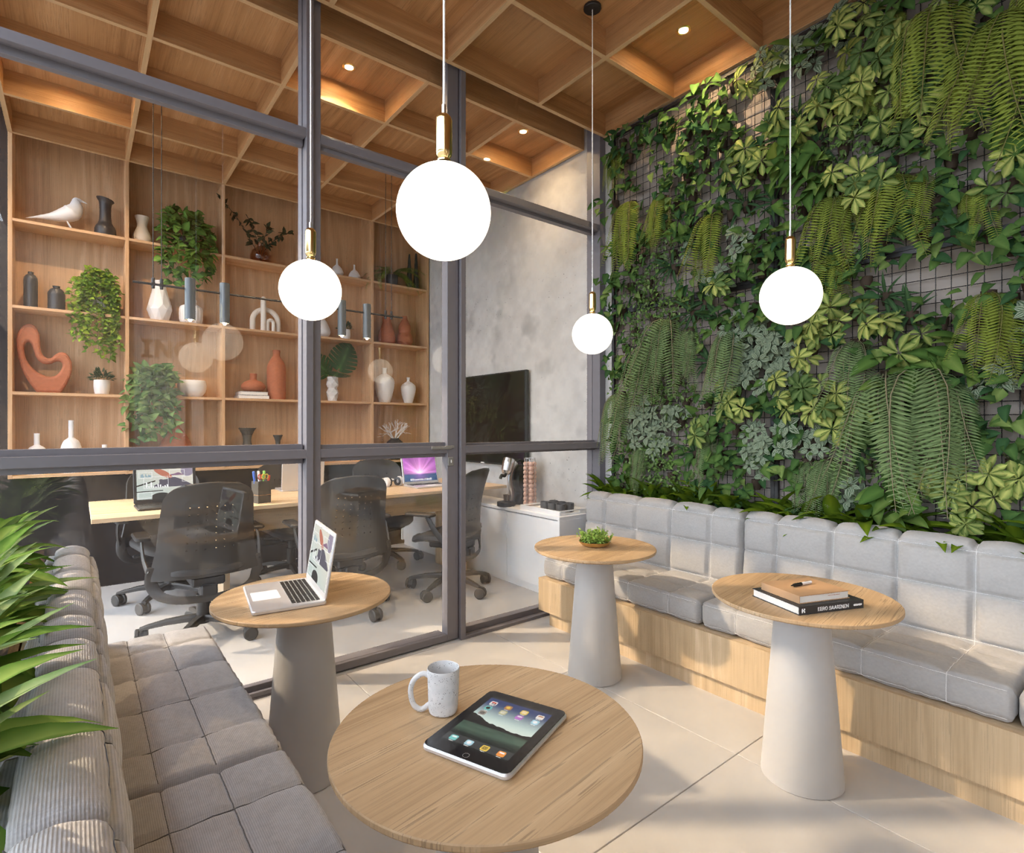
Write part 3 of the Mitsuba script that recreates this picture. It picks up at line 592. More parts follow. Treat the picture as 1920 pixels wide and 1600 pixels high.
k = thing('laptop', 'silver laptop with a purple glowing screen at the right of the desk', 'laptop', to=tr(2.665, 4.69, 0.870) @ rz(-0.02))
laptop(k, 0.39, 0.29, 0.24, 'alu', aurora_screen, SCR * 1.15, 0.016, deck='alu')
k = thing('laptop', 'open silver laptop on the round table in front of the glass partition', 'laptop', to=frame([-0.135, -0.991, 0], [0.991, -0.135, 0], [0, 0, 1], [0.660, 2.355, 0.750]))
laptop(k, 0.395, 0.268, 0.16, 'alu', chart_screen, SCR, 0.017)

# ---- small things on the desk
k = thing('pen_holder', 'square dark pen holder on the desk with pens and scissors', 'pen holder', to=tr(1.095, 4.475, 0.870) @ rz(0.25))
o, i_ = sbox(-0.05, -0.05, 0.05, 0.05), sbox(-0.045, -0.045, 0.045, 0.045)
add(k, 'cup', (cat(extr(o.difference(i_), 0.160, 0.006), extr(o, 0.006)), 'dark_clay')); add(k, 'groove', (extr(sbox(-0.0508, -0.0508, 0.0508, 0.0508).difference(i_), 0.003, 0.06), 'tan_cover'))
for nm, lab, cat_, x, y, tx_, ty_, col in (('marker', 'blue marker standing in the square pen holder', 'pen', -0.028, 0.01, -0.12, 0.05, 'blue_ink'), ('marker', 'green marker standing in the square pen holder', 'pen', 0.008, -0.012, 0.04, 0.0, 'green_ink'),
                                     ('marker', 'white marker standing in the square pen holder', 'pen', -0.012, -0.02, -0.04, -0.06, 'ink_white'), ('marker', 'red marker standing in the square pen holder', 'pen', 0.035, 0.0, 0.10, 0.03, 'red_ink')):
    c = thing(nm, lab, cat_, 'markers in the pen holder', tr(1.095 + x, 4.475 + y, 0.878) @ ry(tx_) @ rx(ty_))
    h = 0.235 if col != 'red_ink' else 0.20
    add(c, 'barrel', (lathe([(0.0, 0), (0.008, 0.002), (0.008, h - 0.05), (0.0, h - 0.05)], 12), col)); add(c, 'cap', (lathe([(0.0, h - 0.05), (0.0095, h - 0.05), (0.0095, h - 0.004), (0.006, h), (0.0, h)], 12), col))
for x, col, lab in ((-0.005, 'red_ink', 'scissors with red handles in the square pen holder'), (0.022, 'yellow_ink', 'scissors with yellow handles in the square pen holder')):
    c = thing('scissors', lab, 'scissors', None, tr(1.095 + x, 4.475 - 0.02, 0.878) @ rz(0.4))
    add(c, 'blades', (cat(box([-0.006, -0.001, 0], [0.001, 0.001, 0.17]), box([-0.001, 0.001, 0], [0.006, 0.003, 0.17])), 'steel'))
    a = np.linspace(0, 2 * PI, 15)
    for s in (-1, 1): add(c, 'handle', (tube(np.stack([s * 0.014 + 0.013 * np.cos(a), a * 0, 0.19 + 0.019 * np.sin(a)], 1), 0.0035, 6, caps=False), col))
k = thing('headphones', 'white over-ear headphones lying on the desk beside the purple screen', 'headphones', to=tr(2.40, 4.90, 0.870) @ rz(0.3))
a = np.linspace(0, PI, 15)
add(k, 'headband', (tube(np.stack([0.085 * np.cos(a), 0.02 + 0.12 * np.sin(a), 0.045 + 0.02 * np.sin(a)], 1), 0.013, 10, flat=0.6), 'white_matte'))
for s in (-1, 1): add(k, 'ear_cup', (lathe([(0.0, -0.02), (0.04, -0.02), (0.046, -0.01), (0.046, 0.01), (0.036, 0.02), (0.0, 0.02)], 24).apply_transform(tr(s * 0.082, 0, 0.046) @ ry(PI / 2) @ rx(0.2)), 'white_matte')); add(k, 'ear_pad', (lathe([(0.02, 0.0), (0.04, 0.0), (0.04, 0.016), (0.022, 0.02), (0.02, 0.0)], 24).apply_transform(tr(s * 0.060, 0, 0.046) @ ry(-s * PI / 2) @ rx(0.2)), 'black_plastic'))

# ---- on the sideboard
k = thing('coffee_machine', 'black and silver capsule coffee machine on the white sideboard', 'coffee machine', to=tr(3.265, 4.12, 0.700) @ rz(0.20))
body = extr(Polygon(spl([(0.075, 0.0), (0.02, 0.0), (0.0, 0.02), (0.035, 0.11), (-0.012, 0.20), (0.0, 0.30), (0.06, 0.375), (0.10, 0.33), (0.135, 0.20), (0.11, 0.11), (0.135, 0.02), (0.12, 0.0)], 6)).buffer(0), 0.13).apply_transform(tr(0.02, 0.065, 0) @ rx(PI / 2))
add(k, 'body', (body, 'black_plastic'))
add(k, 'spine', (tube(spl([(-0.035, 0, 0.01), (-0.012, 0, 0.10), (-0.04, 0, 0.22), (-0.02, 0, 0.33), (0.04, 0, 0.40)], 6), [0.036] * 25, 12, flat=0.55, up=(0, 1, 0)), 'steel'))
add(k, 'head', (lathe([(0.0, -0.085), (0.036, -0.085), (0.05, -0.06), (0.058, 0.02), (0.056, 0.06), (0.03, 0.078), (0.0, 0.078)], 28).apply_transform(tr(-0.075, 0, 0.385) @ ry(0.35)), 'steel'))
add(k, 'spout', (tube(spl([(-0.10, 0, 0.31), (-0.125, 0, 0.285), (-0.165, 0, 0.295), (-0.185, 0, 0.265)], 5), 0.014, 10), 'black_plastic'))
add(k, 'handle', (tube(spl([(0.02, 0, 0.405), (0.09, 0, 0.425), (0.14, 0, 0.40), (0.165, 0, 0.33)], 6), 0.013, 10), 'black_plastic'))
add(k, 'drip_tray', (rbox(0.17, 0.15, 0.045, 0.06, 0.0, 0.006).apply_transform(tr(-0.10, 0, 0)), 'black_plastic'))
k = thing('espresso_cup', 'small glass cup of coffee on the tray of the coffee machine', 'cup', to=tr(3.170, 4.10, 0.7455))
add(k, 'glass', (lathe([(0.024, 0.002), (0.028, 0.004), (0.034, 0.08)], 24), 'clear_glass')); add(k, 'coffee', (lathe([(0.0, 0.003), (0.026, 0.004), (0.031, 0.062), (0.0, 0.062)], 24), 'soil'))
k = thing('capsule_stand', 'wire tower of round copper capsules on the sideboard', 'capsule stand', to=tr(3.335, 3.955, 0.700))
add(k, 'wire_rack', (cat(lathe([(0.0, 0), (0.06, 0), (0.06, 0.006), (0.0, 0.006)], 24), *[cyl([0.052 * math.cos(a), 0.052 * math.sin(a), 0], [0.052 * math.cos(a), 0.052 * math.sin(a), 0.455], 0.0026, 6) for a in np.linspace(0.3, 0.3 + 2 * PI, 8, endpoint=False)],
     *[lathe([(0.050, z), (0.054, z), (0.054, z + 0.004), (0.050, z + 0.004), (0.050, z)], 24) for z in (0.45,)], cyl([0, 0, 0], [0, 0, 0.44], 0.006, 8)), 'steel'))
cap = shape(lathe([(0.0, -0.022), (0.012, -0.020), (0.021, -0.008), (0.021, 0.008), (0.012, 0.020), (0.0, 0.022)], 14), 'copper', 50)
for a in range(4):
    for j in range(10):
        aa = 0.3 + PI / 4 + a * PI / 2
        solo('coffee_capsule', cap, 'copper coffee capsule in the wire tower on the sideboard', 'capsule', 'coffee capsules in the wire tower', tr(3.335 + 0.043 * math.cos(aa), 3.955 + 0.043 * math.sin(aa), 0.700 + 0.034 + j * 0.0405))
k = thing('serving_tray', 'white serving tray with cut-out handles on the near end of the sideboard', 'tray', to=tr(3.300, 3.605, 0.700))
add(k, 'bottom', (cbox([-0.15, -0.26, 0.001], [0.15, 0.26, 0.012], 0.002), 'lacquer_white'))
for s in (-1, 1): add(k, 'side', (cbox([s * 0.15 - 0.006, -0.26, 0.001], [s * 0.15 + 0.006, 0.26, 0.042], 0.002), 'lacquer_white'))
for s in (-1, 1):
    add(k, 'end', (cat(cbox([-0.144, s * 0.254 - 0.006, 0.001], [-0.085, s * 0.254 + 0.006, 0.042], 0.001), cbox([0.085, s * 0.254 - 0.006, 0.001], [0.144, s * 0.254 + 0.006, 0.042], 0.001), cbox([-0.085, s * 0.254 - 0.006, 0.032], [0.085, s * 0.254 + 0.006, 0.042], 0.001), cbox([-0.085, s * 0.254 - 0.006, 0.001], [0.085, s * 0.254 + 0.006, 0.016], 0.001)), 'lacquer_white'))
cup = shape(lathe([(0.0, 0.0), (0.034, 0.0), (0.039, 0.005), (0.041, 0.075), (0.0385, 0.076), (0.036, 0.008), (0.0, 0.008)], 28), 'grey_cup', 40)
for i in range(2):
    for j in range(3): solo('stoneware_cup', cup, f"dark grey cup on the white tray, {('front', 'wall-side')[i]} row, {('first', 'second', 'third')[j]} from the tray's near end", 'cup', 'dark cups on the serving tray', tr(3.235 + i * 0.105, 3.43 + j * 0.10, 0.712))
gl = shape(lathe([(0.026, 0.002), (0.030, 0.004), (0.036, 0.085)], 24), 'clear_glass', 40)
for i in range(2): solo('glass_cup', gl, f"clear glass cup on the serving tray, {('front', 'wall-side')[i]} of the pair" , 'cup', 'clear glass cups on the serving tray', tr(3.24 + i * 0.095, 3.76, 0.712))
# ================================================================ leaves
PROF = {'ovate': lambda t: np.sin(PI * t ** 0.75) ** 0.85, 'heart': lambda t: np.clip(t / 0.16, 0, 1) ** 0.6 * np.cos(0.5 * PI * np.clip((t - 0.16) / 0.84, 0, 1)) ** 0.75, 'obovate': lambda t: np.sin(PI * np.clip(t, 0, 1) ** 1.5) ** 0.8,
        'lance': lambda t: np.sin(PI * t ** 0.85) ** 0.9, 'blade': lambda t: (1 - t) ** 0.6 * np.clip(t / 0.1, 0, 1) ** 0.5}
def leaf(L, W, kind='ovate', mid=(0.2, 0.3, 0.08), edge=(0.1, 0.19, 0.045), fold=0.25, bend=0.25, n=5, stripes=0, wave=0.0):
    """a leaf along +x, face up +z: (vertices, faces, colours)"""
    t = np.linspace(0, 1, n + 1); w = np.maximum(PROF[kind](t), 0.02) * W / 2
    cs = [-1, 0, 1] if not stripes else np.linspace(-1, 1, stripes); V, C = [], []
    mid, edge = np.array(mid), np.array(edge)
    for i, (a, b) in enumerate(zip(t, w)):
        ang = bend * 1.6 * a; x = L * (np.sin(ang) / max(bend * 1.6, 1e-3)); z = -L * (1 - np.cos(ang)) / max(bend * 1.6, 1e-3)
        for j, c in enumerate(cs):
            V.append((x, c * b, z + abs(c) * b * fold * 2 + wave * b * math.sin(9 * a + 2 * c)))
            C.append((mid if (j % 2 if stripes else c == 0) else edge) * (0.92 + 0.12 * a))
    m = len(cs); F = []
    for i in range(n):
        for j in range(m - 1):
            p = i * m + j; F += [(p, p + m, p + m + 1), (p, p + m + 1, p + 1)]
    return np.array(V), np.array(F), np.array(C)
class Fol:
    """many leaves gathered into one mesh with colours"""
    def __init__(self): self.v, self.f, self.c, self.n = [], [], [], 0
    def put(self, lf, m=np.eye(4), tint=1.0):
        v, f, c = lf; v = v @ m[:3, :3].T + m[:3, 3]
        self.v.append(v); self.f.append(f + self.n); self.c.append(np.clip(c * tint, 0, 0.95)); self.n += len(v)
    def shape(self): return shape((np.vstack(self.v), np.vstack(self.f)), 'leaf', True, color=np.vstack(self.c))
def lmat(pos, d, nrm=(0, 0, 1), s=1.0, roll=0.0):
    """leaf frame: grows along d, faces nrm"""
    x = unit(d); y = np.cross(nrm, x)
    if np.linalg.norm(y) < 1e-3: y = np.cross([0.3, 1, 0.2], x)
    y = unit(y); z = np.cross(x, y); c, s_ = math.cos(roll), math.sin(roll)
    y, z = c * y + s_ * z, -s_ * y + c * z
    m = frame(x, y, z, pos); m[:3, :3] *= s; return m
def rnd(a, b): return float(rng.uniform(a, b))

# ================================================================ oak shelving and what stands on it
SY0, SY1 = 6.070, 6.375
LV = [1.044, 1.738, 2.450, 3.163]
k = thing('bookshelf', 'wall-wide oak shelving of five bays and four rows behind the meeting desk', 'shelving')
for i, x in enumerate(BX):
    add(k, 'upright', axbox([x - 0.014, SY0, 1.018], [x + 0.014, SY1, ZB], 'oak_shelf', 2, 0.001))
    add(k, 'upright_head', axbox([x - 0.0145, SY0 + 0.02, ZB], [x + 0.0145, SY1, ZC], 'oak_shelf', 2))
for a, b in zip(BX[:-1], BX[1:]):
    add(k, 'back_panel', axbox([a + 0.0142, SY1 - 0.012, 1.02], [b - 0.0142, SY1, ZC], 'oak_shelf', 2))
    for z in LV: add(k, 'shelf_board', axbox([a + 0.0142, SY0 + 0.001, z - 0.024], [b - 0.0142, SY1 - 0.0122, z], 'oak_shelf', 0, 0.001))
def on(x, L, y=6.21, z=0.0): return tr(x, y, LV[L] + z)
def vase(name, x, L, prof, m, label, cat_='vase', n=40, y=6.21, grp=None, smooth=40, curve=True):
    p = spl(prof, 5) if curve else prof
    if p[0][0] > 1e-3: p = np.vstack([[0.0001, p[0][1]], p])
    return solo(name, shape(lathe([(max(a, 0), max(b, 0.0)) for a, b in p], n), m, smooth), label, cat_, grp, on(x, L, y))

# -- top row
def pxy(pts, cx, base, s): return [((a - cx) * s, (base - b) * s) for a, b in pts]
kb = thing('bird_figurine', 'white bird figurine with long tail at the left of the top shelf', 'figurine', to=on(-0.148, 3))
sp = pxy([(228, 512), (330, 478), (430, 452), (530, 415), (612, 365), (648, 300), (652, 245), (658, 215), (700, 214), (750, 230)], 485, 583, 0.00079); ra = np.array([1.5, 17, 38, 72, 92, 68, 46, 33, 13, 2]) * 0.00079
P_ = spl([(a, 0, b) for a, b in sp], 6); r_ = np.interp(np.linspace(0, 9, len(P_)), range(10), ra)
add(kb, 'body', (tube(P_, r_, 20, flat=1.0, up=(0, 1, 0)), 'white_ceramic', 50))
for s in (-1, 1): add(kb, 'leg', (cyl([0.07, s * 0.02, 0.085], [0.118, s * 0.024, 0.0], 0.005, 8, 0.004), 'white_ceramic', 40))
m = lathe(spl([(0.06, 0.0), (0.080, 0.02), (0.078, 0.085), (0.052, 0.135), (0.044, 0.19), (0.044, 0.28), (0.050, 0.32), (0.066, 0.345), (0.062, 0.349), (0.040, 0.325)], 5), 40); v = m.vertices; v[:, 2] += np.clip((v[:, 2] - 0.25) / 0.1, 0, 1) * (-v[:, 0]) * 0.20
solo('vase', (m, 'black_ceramic', 40), 'black vase with bulb foot and slanted flared mouth, next to the white bird', 'vase', None, on(0.192, 3))
vase('vase', 0.470, 3, [(0.05, 0), (0.074, 0.02), (0.077, 0.07), (0.055, 0.125), (0.042, 0.16), (0.043, 0.20), (0.058, 0.25), (0.055, 0.255), (0.036, 0.205)], 'cream', 'small cream vase with flared neck on the top shelf, left of the trailing pothos')
kg = thing('glass_vase', 'round amber glass vase holding dark leafy twigs on the top shelf', 'vase', to=on(1.515, 3))
add(kg, 'bowl', (lathe(spl([(0.04, 0.001), (0.085, 0.02), (0.106, 0.08), (0.085, 0.145), (0.045, 0.175), (0.040, 0.195), (0.048, 0.21)], 5), 36), 'amber_glass', True))
vase('vase', 2.090, 3, [(0.04, 0), (0.062, 0.04), (0.058, 0.12), (0.03, 0.17), (0.018, 0.21), (0.02, 0.234), (0.012, 0.22)], 'white_ceramic', 'white vase half hidden by the second globe pendant on the top shelf')
for x, h, r, lab in ((2.336, 0.216, 0.070, 'white onion-shaped bottle on the top shelf, taller of the pair'), (2.543, 0.185, 0.066, 'white onion-shaped bottle on the top shelf, shorter of the pair')):
    vase('onion_bottle', x, 3, [(0.04, 0), (r * 0.95, h * 0.18), (r, h * 0.32), (r * 0.62, h * 0.55), (0.014, h * 0.70), (0.010, h * 0.92), (0.013, h), (0.006, h * 0.96)], 'white_ceramic', lab, 'vase', grp='white onion bottles on the top shelf')
for x, y, h, lab in ((3.250, 6.19, 0.44, 'slim black tapered vase behind the fern, left of the two'), (3.355, 6.21, 0.475, 'slim black tapered vase at the right end of the top shelf')):
    vase('tapered_vase', x, 3, [(0.038, 0), (0.040, 0.012), (0.030, h * 0.4), (0.016, h * 0.85), (0.009, h), (0.005, h * 0.95)], 'black_ceramic', lab, 'vase', y=y, grp='slim black vases on the top shelf')
# -- second row
for x, r, h, lab in ((-0.319, 0.046, 0.315, 'tall matte black bottle at the left end of the second shelf'), (-0.150, 0.060, 0.220, 'short matte black jar beside the ivy pot')):
    vase('black_bottle', x, 2, [(r * 0.93, 0), (r, 0.006), (r, h * 0.5), (r, h - 0.065), (r * 0.72, h - 0.03), (r * 0.42, h - 0.018), (r * 0.42, h - 0.004), (r * 0.46, h), (r * 0.3, h - 0.004)], 'black_ceramic', lab, 'vase')
def facet(rad, zs, n=8):
    R = []
    for i, (r, z) in enumerate(zip(rad, zs)):
        a = (np.arange(n) + 0.5 * (i % 2)) * 2 * PI / n; R.append(np.stack([r * np.cos(a), r * np.sin(a), a * 0 + z], 1))
    V = np.vstack(R); F = []
    for k_ in range(len(R) - 1):
        for i in range(n):
            j = (i + 1) % n; a, b, c, d = k_ * n + i, k_ * n + j, (k_ + 1) * n + i, (k_ + 1) * n + j
            F += [(a, b, c), (b, d, c)] if k_ % 2 == 0 else [(a, d, c), (a, b, d)]
    m = trimesh.Trimesh(V, F, process=False); return cat(m, trimesh.Trimesh(np.vstack([R[0], [[0, 0, zs[0]]]]), [((i + 1) % n, i, n) for i in range(n)], process=False))
solo('faceted_vase', (facet([0.070, 0.105, 0.098, 0.056, 0.046, 0.050, 0.036], [0, 0.11, 0.16, 0.32, 0.37, 0.39, 0.36], 9), 'white_ceramic'), 'white origami-faceted vase on the second shelf under the bar pendant', 'vase', None, on(0.609, 2))
p = spl([(0.065, 0), (0.092, 0.03), (0.098, 0.10), (0.092, 0.17), (0.060, 0.195), (0.048, 0.205), (0.048, 0.245), (0.040, 0.245), (0.040, 0.20)], 5); m = lathe(p, 96); a = np.arctan2(m.vertices[:, 1], m.vertices[:, 0]); w = np.clip((0.2 - m.vertices[:, 2]) / 0.03, 0, 1); s = 1 + 0.05 * w * np.abs(np.cos(8 * a)); m.vertices[:, 0] *= s; m.vertices[:, 1] *= s
solo('ribbed_jar', (m, 'white_ceramic', 50), 'white ribbed jar behind a spot of the bar pendant', 'jar', None, on(0.871, 2))
kc = thing('arch_sculpture', 'cream sculpture of rounded arches and a tall pillar on the second shelf', 'sculpture', to=on(1.566, 2))
a = np.linspace(0, PI, 19); arch = [(-0.128, 0.02, 0.0), (-0.128, 0.02, 0.10)] + [(-0.128 * math.cos(t), 0.02, 0.12 + 0.125 * math.sin(t)) for t in a] + [(0.128, 0.02, 0.10), (0.128, 0.02, 0.0)]
add(kc, 'large_arch', (tube(arch, 0.027, 16, up=(0, 1, 0)), 'cream_white', 50)); add(kc, 'pillar', (tube([(-0.03, -0.02, 0), (-0.03, -0.02, 0.35)] + [(-0.03, -0.02, 0.35 + 0.026 * math.sin(t)) for t in (0.5, 1.0, 1.4)], [0.027, 0.027] + [0.027 * math.cos(t) for t in (0.5, 1.0, 1.4)], 16), 'cream_white', 50))
add(kc, 'small_arch', (tube([(0.012 + 0.030 - 0.030 * math.cos(t), -0.015, 0.10 + 0.034 * math.sin(t)) for t in a], 0.019, 14, up=(0, 1, 0)), 'cream_white', 50)); add(kc, 'small_foot', (cat(cyl([0.012, -0.015, 0], [0.012, -0.015, 0.10], 0.019, 14), cyl([0.072, -0.015, 0], [0.072, -0.015, 0.10], 0.019, 14)), 'cream_white', 50))
vase('teardrop_vase', 2.150, 2, [(0.06, 0), (0.096, 0.04), (0.100, 0.09), (0.070, 0.17), (0.036, 0.225), (0.028, 0.254), (0.022, 0.24)], 'white_ceramic', 'white teardrop vase just below the second globe pendant', 'vase')
vase('terracotta_vase', 2.955, 2, [(0.07, 0), (0.096, 0.03), (0.102, 0.09), (0.082, 0.18), (0.058, 0.25), (0.050, 0.29), (0.052, 0.328), (0.040, 0.32)], 'terracotta', 'terracotta vase with conical neck, left of the pair on the second shelf', 'vase')
vase('terracotta_vase', 3.195, 2, [(0.07, 0), (0.098, 0.05), (0.098, 0.10), (0.074, 0.165), (0.078, 0.20), (0.074, 0.25), (0.050, 0.30), (0.032, 0.34), (0.034, 0.372), (0.024, 0.36)], 'terracotta', 'terracotta double-gourd vase at the right end of the second shelf', 'vase')
# -- third row
out = spl(pxy([(325, 780), (250, 690), (195, 590), (165, 480), (155, 400), (170, 315), (210, 260), (260, 241), (310, 257), (340, 310), (350, 380), (352, 425), (368, 472), (400, 498), (440, 500), (480, 468), (530, 447), (580, 460), (615, 510), (625, 580), (600, 660), (560, 730), (520, 780)], 395, 780, 0.00108), 4)
inn = spl(pxy([(215, 440), (226, 400), (250, 382), (280, 402), (296, 450), (322, 508), (370, 543), (430, 545), (480, 524), (520, 522), (541, 550), (522, 600), (480, 638), (430, 650), (380, 640), (320, 612), (270, 570), (230, 510), (215, 440)], 395, 780, 0.00108), 4)[:-1]
def offs(P, o):
    t = np.roll(P, -1, 0) - np.roll(P, 1, 0); n = np.stack([t[:, 1], -t[:, 0]], 1); n /= np.linalg.norm(n, axis=1, keepdims=True)
    sgn = np.sign(np.sum(P[:, 0] * np.roll(P[:, 1], -1) - P[:, 1] * np.roll(P[:, 0], -1))); q = P + n * o * sgn; q[:, 1] = np.maximum(q[:, 1], 0.0); return q
ms = []
prf = [(0.05 - 0.026 + 0.026 * math.sin(t), 0.026 * (1 - math.cos(t))) for t in np.linspace(0, PI / 2, 7)]
for P_, sg in ((out, -1), (inn, 1)):
    rings = [np.c_[offs(P_, sg * o), np.full(len(P_), z)] for z, o in [(-z, o) for z, o in prf[::-1]] + prf]
    ms.append(loft(rings, caps=False))
po = Polygon(offs(out, -0.026)).buffer(0); pi_ = Polygon(offs(inn, 0.026)).buffer(0)
sc_poly = po.difference(pi_); sc_poly = max(sc_poly.geoms, key=lambda g: g.area) if hasattr(sc_poly, 'geoms') else sc_poly
for z in (-0.05, 0.05):
    v_, f_ = trimesh.creation.triangulate_polygon(sc_poly, engine='earcut'); ms.append(trimesh.Trimesh(np.c_[v_, np.full(len(v_), z)], f_, process=False))
m = cat(*ms); m.apply_transform(rx(PI / 2)); m.vertices[:, 0] *= 0.72
solo('loop_sculpture', (m, 'terracotta', 35), 'terracotta loop-shaped sculpture at the left end of the third shelf', 'sculpture', None, on(-0.222, 1))
vase('bowl', 0.880, 1, [(0.06, 0), (0.075, 0.004), (0.115, 0.05), (0.126, 0.11), (0.118, 0.155), (0.110, 0.165), (0.112, 0.15), (0.115, 0.10), (0.06, 0.012), (0.0, 0.01)], 'white_ceramic', 'white rounded bowl on the third shelf beside the trailing philodendron', 'bowl')
for j, (lab, w_) in enumerate((('pale grey book, lower of two under the squat terracotta vase', 0.30), ('pale grey book, upper of two under the squat terracotta vase', 0.27))):
    kk = thing('shelf_book', lab, 'book', 'grey books on the third shelf', on(1.425, 1, 6.20, j * 0.037) @ rz(0.03 * j))
    add(kk, 'cover', (cat(box([-w_ / 2, -0.10, 0.0], [w_ / 2, 0.10, 0.003]), box([-w_ / 2, -0.10, 0.033], [w_ / 2, 0.10, 0.036]), box([-w_ / 2, 0.097, 0.003], [w_ / 2, 0.10, 0.033])), 'grey_cover')); add(kk, 'pages', (box([-w_ / 2 + 0.004, -0.096, 0.003], [w_ / 2 - 0.004, 0.0965, 0.033]), 'paper'))
vase('squat_vase', 1.439, 1, [(0.06, 0.0), (0.10, 0.02), (0.118, 0.06), (0.09, 0.10), (0.045, 0.122), (0.034, 0.135), (0.036, 0.19), (0.028, 0.18)], 'terracotta', 'squat terracotta vase standing on two grey books', 'vase')
scene['squat_vase']['to_world'] = T(on(1.439, 1, 6.20, 0.0735).tolist())
vase('terracotta_bottle', 1.672, 1, [(0.085, 0), (0.092, 0.01), (0.094, 0.15), (0.094, 0.33), (0.075, 0.40), (0.044, 0.455), (0.036, 0.48), (0.038, 0.53), (0.030, 0.52)], 'terracotta', 'tall terracotta bottle on the third shelf beside the post', 'vase')
km = thing('monstera_vase', 'crumpled white vase with three monstera leaves on the third shelf', 'vase', to=on(2.283, 1))
add(km, 'vase', (facet([0.050, 0.060, 0.072, 0.050, 0.074, 0.060, 0.066, 0.050], [0, 0.06, 0.10, 0.15, 0.19, 0.235, 0.28, 0.262], 6), 'white_ceramic'))
def monstera(L):
    a = np.linspace(-PI, PI, 73)[:-1]; r = 0.52 * (1 - 0.25 * np.cos(a)) * (1 + 0.0 * a); P = Polygon(np.stack([0.5 + 0.53 * np.cos(a), 0.50 * np.sin(a) * (1 - 0.25 * np.cos(a))], 1))
    for sx in np.linspace(0.12, 0.85, 6):
        for s_ in (-1, 1): P = P.difference(Polygon([(sx, s_ * 0.13), (sx + 0.16, s_ * 0.75), (sx + 0.225, s_ * 0.70)]))
    P = P.difference(Polygon([(-0.1, -0.07), (0.09, 0), (-0.1, 0.07)])); P = max(P.geoms, key=lambda g: g.area) if hasattr(P, 'geoms') else P
    v_, f_ = trimesh.creation.triangulate_polygon(P, engine='earcut'); mm = trimesh.Trimesh(np.c_[v_, 0 * v_[:, 0]], f_).subdivide_to_size(0.2); V = np.array(mm.vertices) * L
    V[:, 2] = -0.35 * V[:, 0] ** 2 / L - 0.25 * np.abs(V[:, 1]); V[:, 2] += 0.12 * np.abs(V[:, 1]) * 2
    C = np.tile([0.045, 0.095, 0.032], (len(V), 1)) * (1 + 1.5 * np.exp(-np.abs(V[:, 1:2]) / (0.03 * L))); return V, np.array(mm.faces), C
mon = monstera(0.34)
for d, n_, b in (((0.35, -0.15, 0.75), (0.15, -1, 0.35), (0.02, 0, 0.27)), ((-0.45, -0.2, 0.45), (-0.25, -1, 0.45), (-0.02, 0, 0.27)), ((-0.02, -0.55, 0.2), (0, -0.9, 0.5), (0.0, -0.02, 0.27))):
    f_ = Fol(); s_ = 1.0 if d[0] > 0 else 0.85; e = np.array(b) + np.array(d) * (0.12 if d[0] > 0 else 0.07); f_.put(mon, lmat(e, d, n_, s_)); add(km, 'leaf', f_.shape()); add(km, 'stem', (tube([np.array(b) - [0, 0, 0.06], b, e], 0.005, 6), 'stem'))
vase('white_urn', 2.925, 1, [(0.062, 0), (0.068, 0.01), (0.095, 0.10), (0.118, 0.22), (0.108, 0.29), (0.06, 0.335), (0.028, 0.355), (0.024, 0.40), (0.030, 0.425), (0.02, 0.415)], 'white_ceramic', 'larger white urn on the third shelf at the right', 'vase')
vase('white_urn', 3.245, 1, [(0.048, 0), (0.052, 0.008), (0.074, 0.08), (0.092, 0.17), (0.084, 0.225), (0.046, 0.262), (0.021, 0.276), (0.018, 0.305), (0.023, 0.326), (0.015, 0.318)], 'white_ceramic', 'smaller white urn at the right end of the third shelf', 'vase')
# -- bottom row
for x, r, h, nk, lab in ((-0.279, 0.075, 0.345, 0.10, 'white bottle with short neck at the left end of the lowest shelf'), (-0.050, 0.077, 0.455, 0.15, 'tall white bottle with long neck on the lowest shelf'), (0.186, 0.064, 0.24, 0.08, 'small white bottle on the lowest shelf, third from the left')):
    b = h - nk
    vase('white_bottle', x, 0, [(r * 0.9, 0), (r, 0.008), (r, b * 0.5), (r * 0.97, b * 0.68), (r * 0.72, b * 0.90), (0.024, b), (0.020, b + 0.02), (0.020, h - 0.005), (0.020, h), (0.014, h - 0.01)], 'white_matte', lab, 'vase')
vase('onion_vase', 0.743, 0, [(0.08, 0), (0.13, 0.06), (0.148, 0.13), (0.135, 0.22), (0.085, 0.33), (0.035, 0.40), (0.022, 0.43), (0.014, 0.42)], 'terracotta', 'large terracotta onion-shaped vase on the lowest shelf', 'vase')
vase('dark_vase', 1.382, 0, [(0.06, 0), (0.10, 0.03), (0.122, 0.10), (0.105, 0.16), (0.06, 0.20), (0.040, 0.235), (0.040, 0.28), (0.055, 0.34), (0.083, 0.384), (0.078, 0.382), (0.035, 0.29)], 'dark_clay', 'dark olive vase with wide flared mouth on the lowest shelf', 'vase')
vase('dark_vase', 1.687, 0, [(0.035, 0), (0.042, 0.02), (0.042, 0.10), (0.026, 0.20), (0.026, 0.25), (0.048, 0.308), (0.044, 0.306), (0.022, 0.25)], 'dark_clay', 'small dark olive vase with flared mouth on the lowest shelf', 'vase')
kc = thing('coral_bowl', 'black bowl with white branching coral at the right end of the lowest shelf', 'bowl', to=on(3.061, 0))
add(kc, 'bowl', (lathe(spl([(0.05, 0), (0.10, 0.05), (0.125, 0.14), (0.10, 0.21), (0.055, 0.25), (0.05, 0.262), (0.04, 0.25)], 5), 36), 'black_ceramic', 40)); br = []
def coral(p, d, r, n):
    q = p + np.array(d) * (0.055 + 0.02 * rnd(0, 1)); br.append(cyl(p, q, r, 6, r * 0.8))
    if n: [coral(q, unit(np.array(d) + rng.normal(0, 0.42, 3) + [0, 0, 0.12]), r * 0.75, n - 1) for _ in range(2 if n < 4 else 3)]
